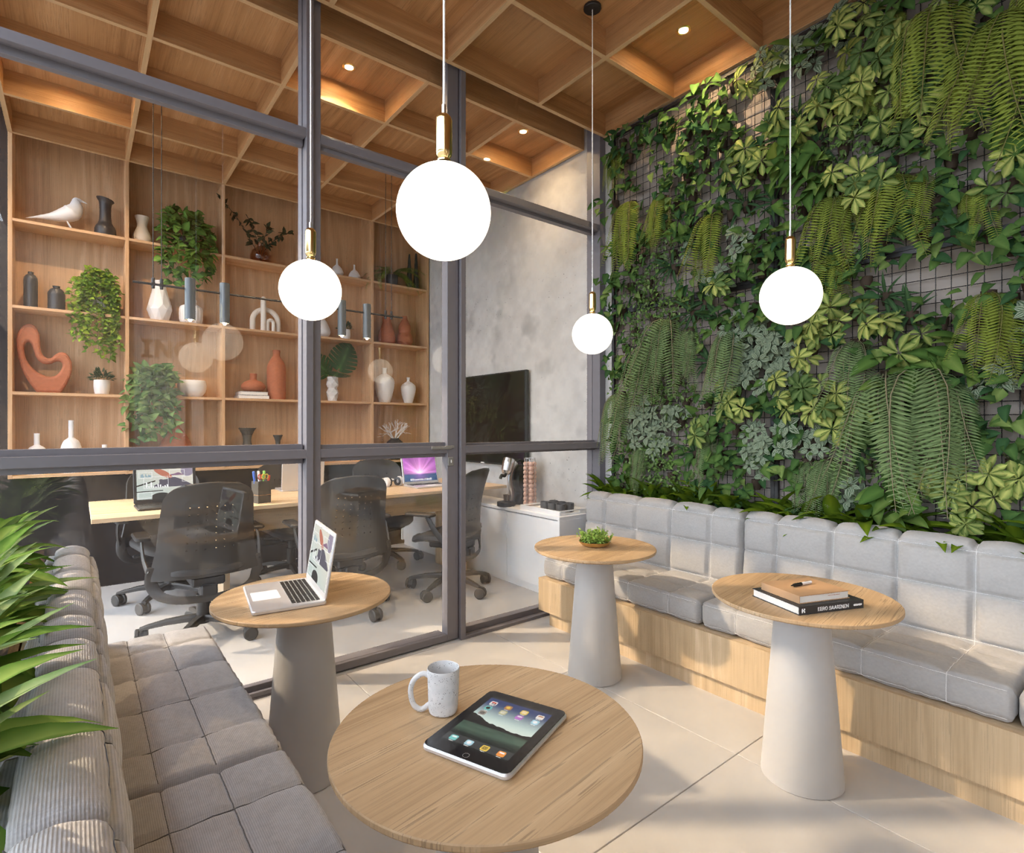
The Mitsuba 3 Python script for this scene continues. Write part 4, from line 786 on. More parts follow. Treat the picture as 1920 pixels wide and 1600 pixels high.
for a in np.linspace(0, 2 * PI, 8)[:-1]: coral(np.array([0.015 * math.cos(a), 0.015 * math.sin(a), 0.24]), unit([0.8 * math.cos(a), 0.5 * math.sin(a), 0.9]), 0.0075, 3)
add(kc, 'coral', (cat(*br), 'paper'))

# -- plants on the shelves
def strands(n, rad, drop, leafs, size, seed_dirs=None, up=0.12, dens=42, lat=0.5):
    """a bushy plant with hanging strands; returns foliage and stem shapes, origin at the pot rim"""
    F, S = Fol(), []
    for i in range(n):
        a = rnd(0, 2 * PI); r = rad * rnd(0.4, 1.0); h = drop * rnd(0.15, 1.0) ** 1.3
        o = np.array([math.cos(a) * r, -abs(math.sin(a)) * r * 0.85, 0]); p = spl([(0, 0, 0), (o[0] * 0.5, o[1] * 0.5, up * rnd(0.6, 1.2)), (o[0], o[1], up * 0.35 * rnd(0, 1)), (o[0] * 1.05 + rnd(-0.02, 0.02), o[1] * 1.03, -h * 0.5), (o[0] * 1.0 + rnd(-0.03, 0.03), o[1], -h)], 5)
        S.append(tube(p, 0.0016, 4, caps=False)); L = np.r_[0, np.cumsum(np.linalg.norm(np.diff(p, axis=0), axis=1))]
        for s in np.linspace(0.25 * L[-1], L[-1], max(3, int(L[-1] * dens))):
            q = np.array([np.interp(s, L, p[:, k_]) for k_ in range(3)]); d = rng.normal(0, 1, 3) * [1, 0.8, 0.5] + [o[0] * 2, o[1] * 2 - 0.4, -0.25]
            F.put(leafs[int(rng.integers(len(leafs)))], lmat(q + rng.normal(0, 0.006, 3), d, rng.normal(0, 0.45, 3) + [0, -0.6, 0.8], size * rnd(0.75, 1.25)), rnd(0.7, 1.3))
    for i in range(int(n * 4)):
        a = rnd(0, 2 * PI); b = rnd(0.1, 1.2); d = np.array([math.cos(a) * math.cos(b), -0.2 + math.sin(a) * math.cos(b), math.sin(b)])
        F.put(leafs[int(rng.integers(len(leafs)))], lmat(d * rad * rnd(0.35, 0.95) * [1, 0.9, up / rad], d, rng.normal(0, 0.4, 3) + [0, -0.5, 0.9], size * rnd(0.8, 1.25)), rnd(0.65, 1.3))
    return F.shape(), shape(cat(*S), 'stem')
POT = lambda r, h: lathe(spl([(r * 0.72, 0), (r * 0.86, 0.01), (r, h * 0.5), (r, h - 0.006), (r * 0.97, h), (r * 0.9, h - 0.004)], 4).tolist() + [(r * 0.85, h - 0.02), (0.0, h - 0.02)], 28)
ivyl = [leaf(0.05, 0.045, 'heart', (0.30, 0.40, 0.05), (0.17, 0.27, 0.03), 0.2, 0.3, 3), leaf(0.05, 0.04, 'heart', (0.16, 0.27, 0.04), (0.10, 0.19, 0.025), 0.2, 0.3, 3)]
potl = [leaf(0.09, 0.068, 'heart', (0.18, 0.30, 0.06), (0.10, 0.20, 0.035), 0.15, 0.35, 4), leaf(0.09, 0.064, 'heart', (0.12, 0.23, 0.05), (0.065, 0.15, 0.03), 0.15, 0.35, 4)]
phl = [leaf(0.10, 0.062, 'heart', (0.20, 0.30, 0.10), (0.11, 0.20, 0.06), 0.15, 0.4, 4), leaf(0.10, 0.06, 'heart', (0.14, 0.25, 0.08), (0.08, 0.16, 0.05), 0.15, 0.4, 4)]
for nm, lab, x, L, y, rim, args, potr, pmat in (
        ('potted_ivy', 'bright green ivy trailing from a white pot on the second shelf', 0.13, 2, 6.19, 0.17, (26, 0.20, 0.62, ivyl, 0.9, None, 0.20, 60), (0.085, 0.15), 'white_ceramic'),
        ('potted_pothos', 'green pothos hanging over the top shelf edge above the bar pendant', 0.80, 3, 6.16, 0.12, (20, 0.22, 0.50, potl, 1.0, None, 0.22, 24), (0.085, 0.12), 'black_ceramic'),
        ('potted_philodendron', 'green philodendron trailing from the third shelf beside the white bowl', 0.555, 1, 6.14, 0.10, (22, 0.20, 0.55, phl, 0.95, None, 0.16, 26), (0.08, 0.11), 'black_ceramic')):
    kk = thing(nm, lab, 'potted plant', None, on(x, L, y)); add(kk, 'pot', (POT(*potr), pmat, 40))
    f_, s_ = strands(*args); add(kk, 'foliage', f_, tr(0, -0.02, rim), kind='stuff'); add(kk, 'stems', s_, tr(0, -0.02, rim))
def succ(kk, rad, h, n, leafs, z, size):
    F = Fol()
    for i in range(n):
        a, b = rnd(0, 2 * PI), rnd(0.05, 1.3); d = np.array([math.cos(a) * math.cos(b), math.sin(a) * math.cos(b), math.sin(b) * 0.9 + 0.1])
        F.put(leafs[int(rng.integers(len(leafs)))], lmat(np.array([0, 0, z]) + d * [rad, rad, h] * rnd(0.35, 0.85), d, rng.normal(0, 0.5, 3) + [0, 0, 1], size * rnd(0.8, 1.2)), rnd(0.7, 1.3))
    add(kk, 'foliage', F.shape(), kind='stuff')
dkl = [leaf(0.05, 0.018, 'lance', (0.06, 0.09, 0.045), (0.03, 0.055, 0.025), 0.2, 0.3, 3)]
for x, L, r, h, lab, nm in ((0.166, 1, 0.060, 0.13, 'dark green succulent in a white pot on the third shelf', 'potted_succulent'), (2.43, 2, 0.052, 0.12, 'tiny dark succulent in a white pot behind the bar pendant', 'potted_succulent')):
    kk = thing(nm, lab, 'potted plant', None, on(x, L, 6.19)); add(kk, 'pot', (POT(r, h), 'white_ceramic', 40)); succ(kk, r * 1.8, 0.11, 110 if L == 1 else 70, dkl, h - 0.01, 0.9)
# fern on the top shelf, eucalyptus twigs in the amber vase
def frond(L, n, pw, droop, col, rib, curl=0.0):
    F = Fol(); t = np.linspace(0, 1, 14); ang = 0.15 + droop * t; P_ = np.cumsum(np.stack([np.cos(ang), 0 * t + curl * np.sin(3 * t) * 0.15, -np.sin(ang)], 1) * L / 14, axis=0)
    lf = leaf(1.0, 0.20, 'lance', np.array(col) * 1.1, col, 0.1, 0.35, 2)
    for s in np.linspace(0.07, 0.99, n):
        p = np.array([np.interp(s, t, P_[:, k_]) for k_ in range(3)]); i = min(int(s * 13), 12); d = unit(P_[i + 1] - P_[i]); w = pw * min(1, s / 0.12 + 0.3) * (1 - s ** 2.2) ** 0.7 + 0.006
        sd = unit(np.cross([0, 0, 1], d)) if abs(d[2]) < 0.97 else np.array([0, 1.0, 0]); nn = np.cross(d, sd)
        for q in (-1, 1): F.put(lf, lmat(p, q * sd + 0.25 * d - 0.12 * nn * 0, nn, w), 0.85 + 0.3 * s)
    m = tube(P_[::2], np.linspace(0.003, 0.001, 7), 4, caps=False); F.put((np.array(m.vertices), np.array(m.faces), np.tile(rib, (len(m.vertices), 1)))); return F
kk = thing('potted_fern', 'arching green fern on the top shelf before the slim black vases', 'potted plant', None, on(2.99, 3, 6.15)); add(kk, 'pot', (POT(0.075, 0.12), 'black_ceramic', 40))
frs = [frond(0.42, 26, 0.045, dr_, (0.15, 0.20, 0.035), (0.14, 0.15, 0.04), 0.4).shape() for dr_ in (1.6, 2.1, 2.5)]
for i in range(22):
    a = PI * 1.5 + rnd(-1.9, 1.9); add(kk, 'frond', frs[i % 3], tr(0, 0, 0.13) @ rz(a) @ ry(-rnd(0.3, 1.2)) @ sc(rnd(0.75, 1.2)))
eul = leaf(0.065, 0.03, 'ovate', (0.05, 0.06, 0.03), (0.025, 0.035, 0.018), 0.2, 0.25, 3)
for d, n in (((-0.42, -0.05, 0.40), 14), ((-0.16, -0.06, 0.28), 9), ((0.30, -0.05, 0.20), 12), ((0.05, -0.1, 0.20), 8)):
    F = Fol(); p = spl([(0, 0, 0.03), (d[0] * 0.2, d[1] * 0.3, 0.20), (d[0] * 0.6, d[1], 0.20 + d[2] * 0.6), (d[0], d[1], 0.20 + d[2])], 5); L_ = len(p)
    for j in range(n):
        q = p[int(5 + (L_ - 6) * j / n)]; F.put(eul, lmat(q, rng.normal(0, 0.7, 3) + [d[0], -0.2, 0.5], rng.normal(0, 0.4, 3) + [0, -0.7, 0.5], rnd(0.9, 1.4)), rnd(0.8, 1.3))
        F.put(eul, lmat(q, rng.normal(0, 0.7, 3) + [d[0] * 0.5, -0.4, 0.2], rng.normal(0, 0.4, 3) + [0, -0.7, 0.5], rnd(0.9, 1.4)), rnd(0.8, 1.3))
    kt = add(kg, 'twig', (tube(p, 0.003, 5), 'soil')); add(kt, 'leaves', F.shape(), kind='stuff')
# ================================================================ plant wall
GXW = 3.432
yb, zb = [3.03, 1.69, 0.35, -0.99], [0.93, 2.38, 3.835]
ROWN = ('lower', 'upper'); COLN = ('beside the corner post', 'second from the corner post', 'third from the corner post')
for i in range(3):
    for j in range(2):
        y1, y0, z0, z1 = yb[i], yb[i + 1], zb[j], zb[j + 1]
        kk = thing('wire_panel', f'black wire grid panel of the plant wall, {ROWN[j]} row, {COLN[i]}', 'wire grid', 'wire grids behind the wall plants')
        add(kk, 'frame', (cat(*[box([GXW, y - 0.011, z0], [GXW + 0.025, y + 0.011, z1]) for y in (y0 + 0.012, y1 - 0.012)], *[box([GXW, y0 + 0.023, z - 0.011], [GXW + 0.025, y1 - 0.023, z + 0.011]) for z in (z0 + 0.012, z1 - 0.012)]), 'black_metal'))
        ws = [cyl([GXW + 0.006, y, z0], [GXW + 0.006, y, z1], 0.0022, 5) for y in np.arange(y0 + 0.064, y1 - 0.03, 0.064)] + [cyl([GXW + 0.010, y0, z], [GXW + 0.010, y1, z], 0.0022, 5) for z in np.arange(z0 + 0.064, z1 - 0.03, 0.064)]
        add(kk, 'wires', (cat(*ws), 'black_metal'), kind='stuff')
def wallm(y, z, x=GXW): return frame([0, -1, 0], [1, 0, 0], [0, 0, 1], [x, y, z])
pocket = shape(cat(lathe([(0.0, -0.05), (0.022, -0.045), (0.030, -0.01), (0.032, 0.02), (0.0, 0.02)], 12), box([-0.006, -0.0, -0.01], [0.006, 0.026, 0.01])).apply_transform(tr(0, -0.012, 0)), 'soil', 30)
plp = [shape(*a[:2][::1]) if 0 else Fol() for a in ()]
def one(lf, tint=1.0): F = Fol(); F.put(lf, tint=tint); return F.shape()
POTH = [one(leaf(0.074, 0.050, 'heart', m_, e_, 0.22, b, 5)) for m_, e_, b in (((0.12, 0.205, 0.055), (0.062, 0.130, 0.034), 0.3), ((0.08, 0.155, 0.045), (0.040, 0.090, 0.027), 0.4), ((0.21, 0.29, 0.09), (0.115, 0.19, 0.05), 0.25), ((0.05, 0.115, 0.045), (0.028, 0.070, 0.030), 0.35))]
PHIL = [one(leaf(0.150, 0.082, 'heart', m_, e_, 0.18, b, 7)) for m_, e_, b in (((0.17, 0.25, 0.065), (0.08, 0.155, 0.032), 0.35), ((0.10, 0.19, 0.045), (0.05, 0.11, 0.026), 0.45))]
def umbrella(mid, edge, n=8):
    F = Fol(); lf = leaf(0.092, 0.042, 'obovate', mid, edge, 0.2, 0.35, 5)
    for i in range(n):
        a = 2 * PI * i / n + 0.2 * math.sin(3 * i); d = np.array([math.cos(a), math.sin(a), -0.10]); F.put(lf, lmat(d * 0.006, d, (0, 0, 1), 0.85 + 0.2 * math.sin(2.1 * i) ** 2), 0.9 + 0.15 * math.cos(2.7 * i))
    return F.shape()
UMB = [umbrella((0.52, 0.54, 0.17), (0.12, 0.20, 0.045)), umbrella((0.38, 0.44, 0.14), (0.08, 0.15, 0.035), 7), umbrella((0.15, 0.22, 0.08), (0.05, 0.105, 0.03), 8)]
def rosette(n=7):
    F = Fol(); lf = leaf(0.056, 0.034, 'ovate', (0.40, 0.45, 0.34), (0.050, 0.105, 0.045), 0.12, 0.4, 4, stripes=7)
    for i in range(n):
        a = 2 * PI * i / n + 0.4 * (i % 2); d = np.array([math.cos(a), math.sin(a), 0.25 - 0.3 * (i % 2)]); F.put(lf, lmat(d * 0.008, d, (0, 0, 1), 0.8 + 0.3 * (i % 2)))
    return F.shape()
ROS = [rosette(7), rosette(9)]
DARK = [one(leaf(0.19, 0.026, 'lance', (0.07, 0.13, 0.055), (0.032, 0.075, 0.032), 0.3, b, 5)) for b in (0.25, 0.55)]
def wall_frond(L, n, pw, col, rib, lean):
    F = Fol(); t = np.linspace(0, 1, 15); ang = -0.1 + 1.60 * np.minimum(1, t * 2.6) ** 0.6; P_ = np.cumsum(np.stack([np.cos(ang), lean * t, -np.sin(ang)], 1) * L / 15, axis=0)
    lf = leaf(1.0, 0.125, 'lance', np.array(col) * 1.2, col, 0.15, 0.4, 2)
    for s in np.linspace(0.05, 0.99, n):
        p = np.array([np.interp(s, t, P_[:, k_]) for k_ in range(3)]); i = min(int(s * 14), 13); d = unit(P_[i + 1] - P_[i]); w = pw * min(1, s / 0.15 + 0.35) * (1 - s ** 2.6) ** 0.6 + 0.006
        sd = unit(np.cross([0, 1, 0], d)); sd = np.array([0, 1.0, 0]) if True else sd; nn = unit(np.cross(d, sd))
        if nn[0] < 0 and nn[2] < 0: nn = -nn
        for q in (-1, 1): F.put(lf, lmat(p, q * sd + 0.30 * d, nn, w), 0.85 + 0.3 * s)
    m = tube(P_[::2], np.linspace(0.0025, 0.001, 8), 4, caps=False); F.put((np.array(m.vertices), np.array(m.faces), np.tile(rib, (len(m.vertices), 1)))); return F.shape()
FRO = [[wall_frond(0.5, 32, 0.062, c_, r_, l_) for l_ in (-0.35, 0.0, 0.3)] for c_, r_ in (((0.20, 0.25, 0.045), (0.20, 0.19, 0.07)), ((0.16, 0.23, 0.10), (0.28, 0.25, 0.16)))]
TINY = [leaf(0.030, 0.022, 'heart', (0.15, 0.24, 0.07), (0.085, 0.16, 0.045), 0.2, 0.3, 3), leaf(0.030, 0.022, 'heart', (0.26, 0.34, 0.16), (0.10, 0.17, 0.06), 0.2, 0.3, 3)]
SPOT = dict(
 fern=[(1.02, 3.62, .30), (.84, 3.53, .81), (.65, 3.32, .66), (.56, 3.36, .82), (.97, 3.31, .36), (1.17, 2.82, .40), (1.33, 2.76, .48), (1.02, 2.77, .52), (.92, 2.74, .36), (.69, 2.6, .32), (2.5, 3.14, .46), (2.8, 3.2, .63), (2.07, 2.89, .58), (2.65, 2.06, .61), (2.46, 2.23, .7), (2.28, 2.13, .46), (1.95, 2.08, .56), (1.22, 1.92, .5), (1.07, 1.73, .79), (.92, 1.75, .8), (.79, 1.66, .58), (.65, 2.08, .46), (.57, 2.05, .38), (1.48, 1.24, .30), (1.37, 1.25, .32), (1.28, 1.23, .3), (2.91, 1.71, .62), (2.11, 1.38, .36), (2.7, 1.3, .36), (.45, 3.5, .5), (2.95, 3.66, .34), (1.33, 2.43, .4), (1.14, 3.3, .26), (0.3, 2.9, .6), (0.2, 2.0, .6), (0.05, 3.4, .6)],
 sch=[(1.19, 3.68), (.73, 3.47), (1.16, 3.54), (1.07, 3.44), (.99, 3.48), (1.3, 3.42), (1.22, 3.29), (1.35, 3.30), (1.28, 3.20), (.98, 3.35), (.75, 3.25), (.86, 3.16), (1.02, 3.09), (.92, 3.0), (.59, 2.72), (.56, 2.58), (1.22, 2.81), (1.12, 2.73), (1.43, 3.24), (1.76, 3.07), (1.86, 3.15), (1.45, 1.92), (1.55, 1.68), (1.48, 1.56), (1.33, 2.03), (1.22, 2.09), (1.25, 1.56), (1.16, 1.48), (1.35, 1.48), (1.38, 1.63), (.79, 1.20), (.68, 1.15), (.75, 1.05), (.56, 1.28), (1.88, 1.57), (1.93, 1.68), (2.11, 1.46), (1.07, 1.93), (1.64, 3.38), (.96, 1.90), (1.99, 2.3), (1.77, 3.66), (.2, 3.2), (.1, 1.5), (.35, 2.3)],
 phil=[(1.48, 3.12), (1.52, 2.97), (1.44, 2.87), (1.51, 2.75), (1.38, 2.97), (1.59, 3.05), (.99, 1.75), (.87, 1.76), (.76, 1.78), (1.07, 1.12), (1.0, 1.03), (1.51, 3.62), (1.3, 3.66), (.57, 2.83), (.3, 1.3)],
 pep=[(1.48, 3.66), (1.33, 3.69), (1.24, 3.70), (1.67, 3.68), (1.77, 1.99), (1.84, 1.86), (1.7, 1.78), (1.64, 1.94), (1.92, 1.77), (1.60, 1.70), (1.99, 1.98), (1.81, 2.1), (1.90, 1.97), (1.68, 1.87), (2.65, 1.57), (2.77, 1.49), (2.5, 1.50), (2.55, 1.35), (2.36, 1.49), (2.67, 1.39), (1.78, 1.35), (1.67, 1.40), (1.53, 1.36), (1.40, 1.37), (1.74, 1.24), (2.17, 2.66), (2.06, 2.46), (1.91, 2.64), (.56, 1.95), (.64, 1.72), (1.22, 1.02)],
 dark=[(1.51, 3.28), (1.59, 3.22), (1.67, 2.84), (1.41, 3.1), (.97, 2.93), (1.04, 2.66), (1.07, 2.15), (.96, 2.03), (2.11, 1.89), (2.15, 2.31), (2.25, 2.25), (1.86, 2.89), (1.17, 2.58), (1.10, 2.46), (.61, 1.74), (.50, 1.76), (1.22, 1.34), (2.23, 1.26), (1.51, 2.5), (1.35, 2.57), (2.8, 2.99), (2.41, 2.61)])
taken = [(y, z) for n_, l_ in SPOT.items() if n_ != 'fern' for y, z in l_]
SPOT['poth'], SPOT['tiny'] = [], []
for iy in range(21):
    for iz in range(18):
        y, z = -0.25 + 0.160 * (iy + (0.5 if iz % 2 else 0)) + rnd(-0.05, 0.05), 0.97 + 0.160 * iz + rnd(-0.05, 0.05)
        if y > 2.98 or z > 3.78: continue
        if taken and min((y - a) ** 2 + (z - b) ** 2 for a, b in taken) < 0.095 ** 2: continue
        gap = float(meshkit.noise(np.array([y * 2.3, z * 2.3, 4.0]))); 
        if gap > 0.70 and (y < 2.3 or z > 2.9): continue
        SPOT['tiny' if meshkit.noise(np.array([y * 1.6 + 9, z * 1.6, 1.0])) > 0.62 else 'poth'].append((y, z))
KIND = dict(fern=('sword_fern', 'hanging sword fern'), sch=('umbrella_plant', 'yellow-green umbrella plant'), phil=('philodendron', 'large-leaved philodendron'), pep=('striped_peperomia', 'white-striped peperomia'), dark=('dark_lance_plant', 'dark narrow-leaved plant'),
            poth=('pothos', 'pothos clump'), tiny=('creeping_fig', 'tiny-leaved creeper'))
ROWS = ['lowest row', 'second lowest row', 'middle row', 'second highest row', 'top row']
ORD = 'first second third fourth fifth sixth seventh eighth ninth tenth eleventh twelfth thirteenth fourteenth fifteenth sixteenth seventeenth eighteenth nineteenth twentieth twenty-first twenty-second twenty-third twenty-fourth twenty-fifth twenty-sixth twenty-seventh twenty-eighth twenty-ninth thirtieth thirty-first thirty-second thirty-third thirty-fourth thirty-fifth thirty-sixth thirty-seventh thirty-eighth thirty-ninth fortieth forty-first forty-second forty-third forty-fourth forty-fifth forty-sixth forty-seventh forty-eighth forty-ninth fiftieth fifty-first fifty-second fifty-third fifty-fourth fifty-fifth'.split()
for kd, spots in SPOT.items():
    nm, look = KIND[kd]; cnt = {}
    for sp_ in sorted(spots, key=lambda s: -s[0]):
        y, z = sp_[0], sp_[1]; row = ROWS[int(np.clip((z - 0.9) / 0.57, 0, 4.99))]; cnt[row] = cnt.get(row, 0) + 1
        lab = f'{look}, {row} of the plant wall, {ORD[min(cnt[row], len(ORD)) - 1]} from the corner post'
        kk = thing(nm, lab, 'plant', look + 's on the plant wall', wallm(y, z)); add(kk, 'root_pocket', pocket)
        if kd == 'poth':
            for i in range(int(rng.integers(13, 18))):
                p = np.array([rnd(-0.125, 0.125), -rnd(0.03, 0.13), rnd(-0.12, 0.12)]); d = np.array([rnd(-0.8, 0.8), -0.35, rnd(-1.0, 0.25)])
                add(kk, 'leaf', POTH[int(rng.choice(4, p=[0.35, 0.3, 0.12, 0.23]))], lmat(p, d, rng.normal(0, 0.35, 3) + [0, -0.9, 0.65], rnd(0.8, 1.35)))
        elif kd == 'phil':
            for i in range(8):
                p = np.array([rnd(-0.11, 0.11), -rnd(0.04, 0.14), rnd(-0.10, 0.10)]); d = np.array([rnd(-1, 1), -0.45, rnd(-0.9, 0.35)])
                add(kk, 'leaf', PHIL[i % 2], lmat(p, d, rng.normal(0, 0.3, 3) + [0, -0.8, 0.7], rnd(0.75, 1.15)))
        elif kd == 'sch':
            for i in range(4):
                a = rnd(0, 2 * PI); p = np.array([0.075 * math.cos(a), -rnd(0.08, 0.19), 0.075 * math.sin(a)]); nv = np.array([p[0] * 4, -1.0, p[2] * 3 + 0.35]) + rng.normal(0, 0.15, 3)
                c_ = add(kk, 'leaf', UMB[int(rng.choice(3, p=[0.45, 0.3, 0.25]))], lmat(p, [rnd(-1, 1), rnd(-0.3, 0.3), rnd(-1, 1)], nv, rnd(0.75, 1.12)))
            add(kk, 'stems', (cat(*[cyl([0, 0, 0], [0.05 * math.cos(a), -0.09, 0.05 * math.sin(a)], 0.003, 5) for a in (0.3, 2.1, 4.0)]), 'stem'))
        elif kd == 'pep':
            for i in range(8):
                a = rnd(0, 2 * PI); r = 0.11 * math.sqrt(rnd(0.02, 1)); add(kk, 'leaf_rosette', ROS[i % 2], lmat([r * math.cos(a), -rnd(0.04, 0.12), r * math.sin(a)], [rnd(-1, 1), 0, rnd(-1, 1)], np.array([math.cos(a) * 0.4, -1, 0.45]) + rng.normal(0, 0.2, 3), rnd(0.8, 1.2)))
        elif kd == 'dark':
            for i in range(11):
                a = rnd(-0.4, PI + 0.4) if i % 3 else rnd(PI, 2 * PI); add(kk, 'leaf', DARK[i % 2], lmat([0, -0.03, 0], [math.cos(a), -rnd(0.25, 0.7), math.sin(a)], [rnd(-0.3, 0.3), -0.8, 0.5], rnd(0.7, 1.15)))
        elif kd == 'tiny':
            F = Fol()
            for i in range(75): F.put(TINY[int(rng.random() < 0.25)], lmat([rnd(-0.125, 0.125), -rnd(0.02, 0.10), rnd(-0.125, 0.125)], rng.normal(0, 1, 3) + [0, -0.2, -0.5], rng.normal(0, 0.4, 3) + [0, -0.9, 0.6], rnd(0.8, 1.4)), rnd(0.7, 1.35))
            add(kk, 'foliage', F.shape(), kind='stuff')
        else:
            c_ = FRO[0 if (z > 2.4 or y < 0.7) else 1]; n_ = 8 if sp_[2] > 0.45 else 6
            for i in range(n_):
                add(kk, 'frond', c_[i % 3], tr(0, -0.02, 0) @ rz(-PI / 2 + rnd(-0.9, 0.9)) @ ry(rnd(-0.25, 0.15)) @ sc((sp_[2] + 0.09) / 0.5 * rnd(0.72, 1.0)))

# ================================================================ planters
def lance(L, W, mid, edge, bend): return one(leaf(L, W, 'lance', mid, edge, 0.22, bend, 8))
kp = thing('planter_box', 'dark soil-filled planter trough between the long bench and the plant wall', 'planter')
add(kp, 'trough', (cat(box([3.31, -0.87, 0], [3.325, 3.09, 0.84]), box([3.41, -0.87, 0], [3.425, 3.09, 0.84]), box([3.325, 3.075, 0], [3.41, 3.09, 0.84])), 'slab_dark')); add(kp, 'soil', (box([3.325, -0.87, 0.70], [3.41, 3.075, 0.815]), 'soil'))
RL = [lance(0.24, 0.062, (0.16, 0.24, 0.02), (0.075, 0.14, 0.012), b) for b in (0.6, 0.9)] + [lance(0.24, 0.055, (0.09, 0.15, 0.02), (0.045, 0.095, 0.012), 0.5)]
ys = np.arange(3.02, -0.4, -0.155)
for i, y in enumerate(ys):
    kk = thing('trough_plant', f'low glossy broad-leaved plant behind the long bench, {ORD[i]} from the corner post' if 1 else '', 'plant', 'low plants behind the long bench', frame([0, -1, 0], [1, 0, 0], [0, 0, 1], [3.365, y, 0.815]))
    add(kk, 'stem', (cyl([0, 0, -0.01], [0, 0, 0.07], 0.008, 6), 'stem'))
    for j in range(11):
        a = PI * 1.5 + rnd(-1.7, 1.7); e = rnd(0.35, 1.3)
        add(kk, 'leaf', RL[j % 3], lmat([0, 0, rnd(0.02, 0.08)], [math.cos(a) * math.cos(e), math.sin(a) * math.cos(e) * 0.7, math.sin(e)], [math.cos(a) * -0.5, -0.3 - math.sin(a) * 0.2, 1], rnd(0.95, 1.4)))
kp = thing('planter_box', 'oak planter behind the left bench holding broad-leaved plants', 'planter')
add(kp, 'box', (cat(box([-0.46, 0.2, 0], [-0.44, 3.06, 0.86]), box([-0.145, 0.2, 0], [-0.125, 3.06, 0.86]), box([-0.44, 3.04, 0], [-0.145, 3.06, 0.86]), box([-0.44, 0.2, 0], [-0.145, 0.22, 0.86])), 'oak_ceiling')); add(kp, 'soil', (box([-0.44, 0.22, 0.70], [-0.145, 3.04, 0.835]), 'soil'))
LL = [lance(0.30, 0.082, (0.26, 0.36, 0.09), (0.10, 0.20, 0.035), b) for b in (0.45, 0.8)] + [lance(0.28, 0.066, (0.17, 0.28, 0.06), (0.065, 0.15, 0.025), 0.6), lance(0.30, 0.060, (0.34, 0.42, 0.20), (0.16, 0.26, 0.09), 0.35)]
for i, y in enumerate((2.92, 2.68, 2.42, 2.15, 1.90, 1.66, 1.44, 1.24, 1.06)):
    kk = thing('broad_leaf_plant', f'lush broad-leaved plant in the oak planter by the left bench, {ORD[i]} from the glass partition', 'plant', 'broad-leaved plants in the oak planter', tr(-0.23 + rnd(-0.03, 0.03), y, 0.835))
    add(kk, 'stem', (cyl([0, 0, -0.01], [0, 0, 0.13], 0.013, 8), 'stem'))
    for j in range(22):
        a = rnd(-1.5, 1.5) if j % 4 else rnd(1.5, 4.7); e = rnd(0.0, 1.1) if j < 15 else rnd(0.8, 1.4); h = 0.05 + 0.09 * j / 27
        add(kk, 'leaf', LL[j % 4], lmat([0, 0, h], [math.cos(a) * math.cos(e), math.sin(a) * math.cos(e), math.sin(e)], [-math.cos(a) * 0.6, -math.sin(a) * 0.6, 1], rnd(0.75, 1.08)))
# ================================================================ small things on the round tables
# speckled mug with its coffee-side handle to the left
km = thing('mug', 'tall speckled grey stoneware mug with looped handle on the front table', 'mug', to=tr(0.703, 1.163, 0.750))
prof = [(0.0, 0.0), (0.028, 0.0), (0.0335, 0.003), (0.0355, 0.010), (0.0375, 0.05), (0.0392, 0.10), (0.0396, 0.1075), (0.0385, 0.1095), (0.0368, 0.1075), (0.0350, 0.05), (0.0320, 0.010), (0.0, 0.008)]
def speck_fn(p, n, uv):
    s = smoothstep(0.70, 0.80, noise(p.x * 420, p.y * 420, p.z * 420)) * smoothstep(0.45, 0.6, noise(p.x * 90, p.y * 90, p.z * 90)); b = fbm(p.x * 60, p.y * 60, p.z * 60)
    return mix((0.50, 0.51, 0.52), (0.64, 0.645, 0.65), b) * (1 - 0.6 * s)
mat('speckle', principled(proc(speck_fn), 0.42))
m = lathe(prof, 56); a = np.arctan2(m.vertices[:, 1], m.vertices[:, 0]); f_ = 1 + 0.012 * np.sin(3 * a + 40 * m.vertices[:, 2]); m.vertices[:, 0] *= f_; m.vertices[:, 1] *= f_
add(km, 'body', (m, 'speckle', 40))
hd = np.array([-0.80, 0.60, 0]); hp = spl([hd * 0.033 + [0, 0, 0.088], hd * 0.050 + [0, 0, 0.094], hd * 0.072 + [0, 0, 0.078], hd * 0.080 + [0, 0, 0.050], hd * 0.072 + [0, 0, 0.018], hd * 0.053 + [0, 0, 0.007], hd * 0.033 + [0, 0, 0.020]], 6)
add(km, 'handle', (tube(hp, 0.0066, 12, flat=1.0, up=(0.6, 0.8, 0.01)), 'speckle', 50))
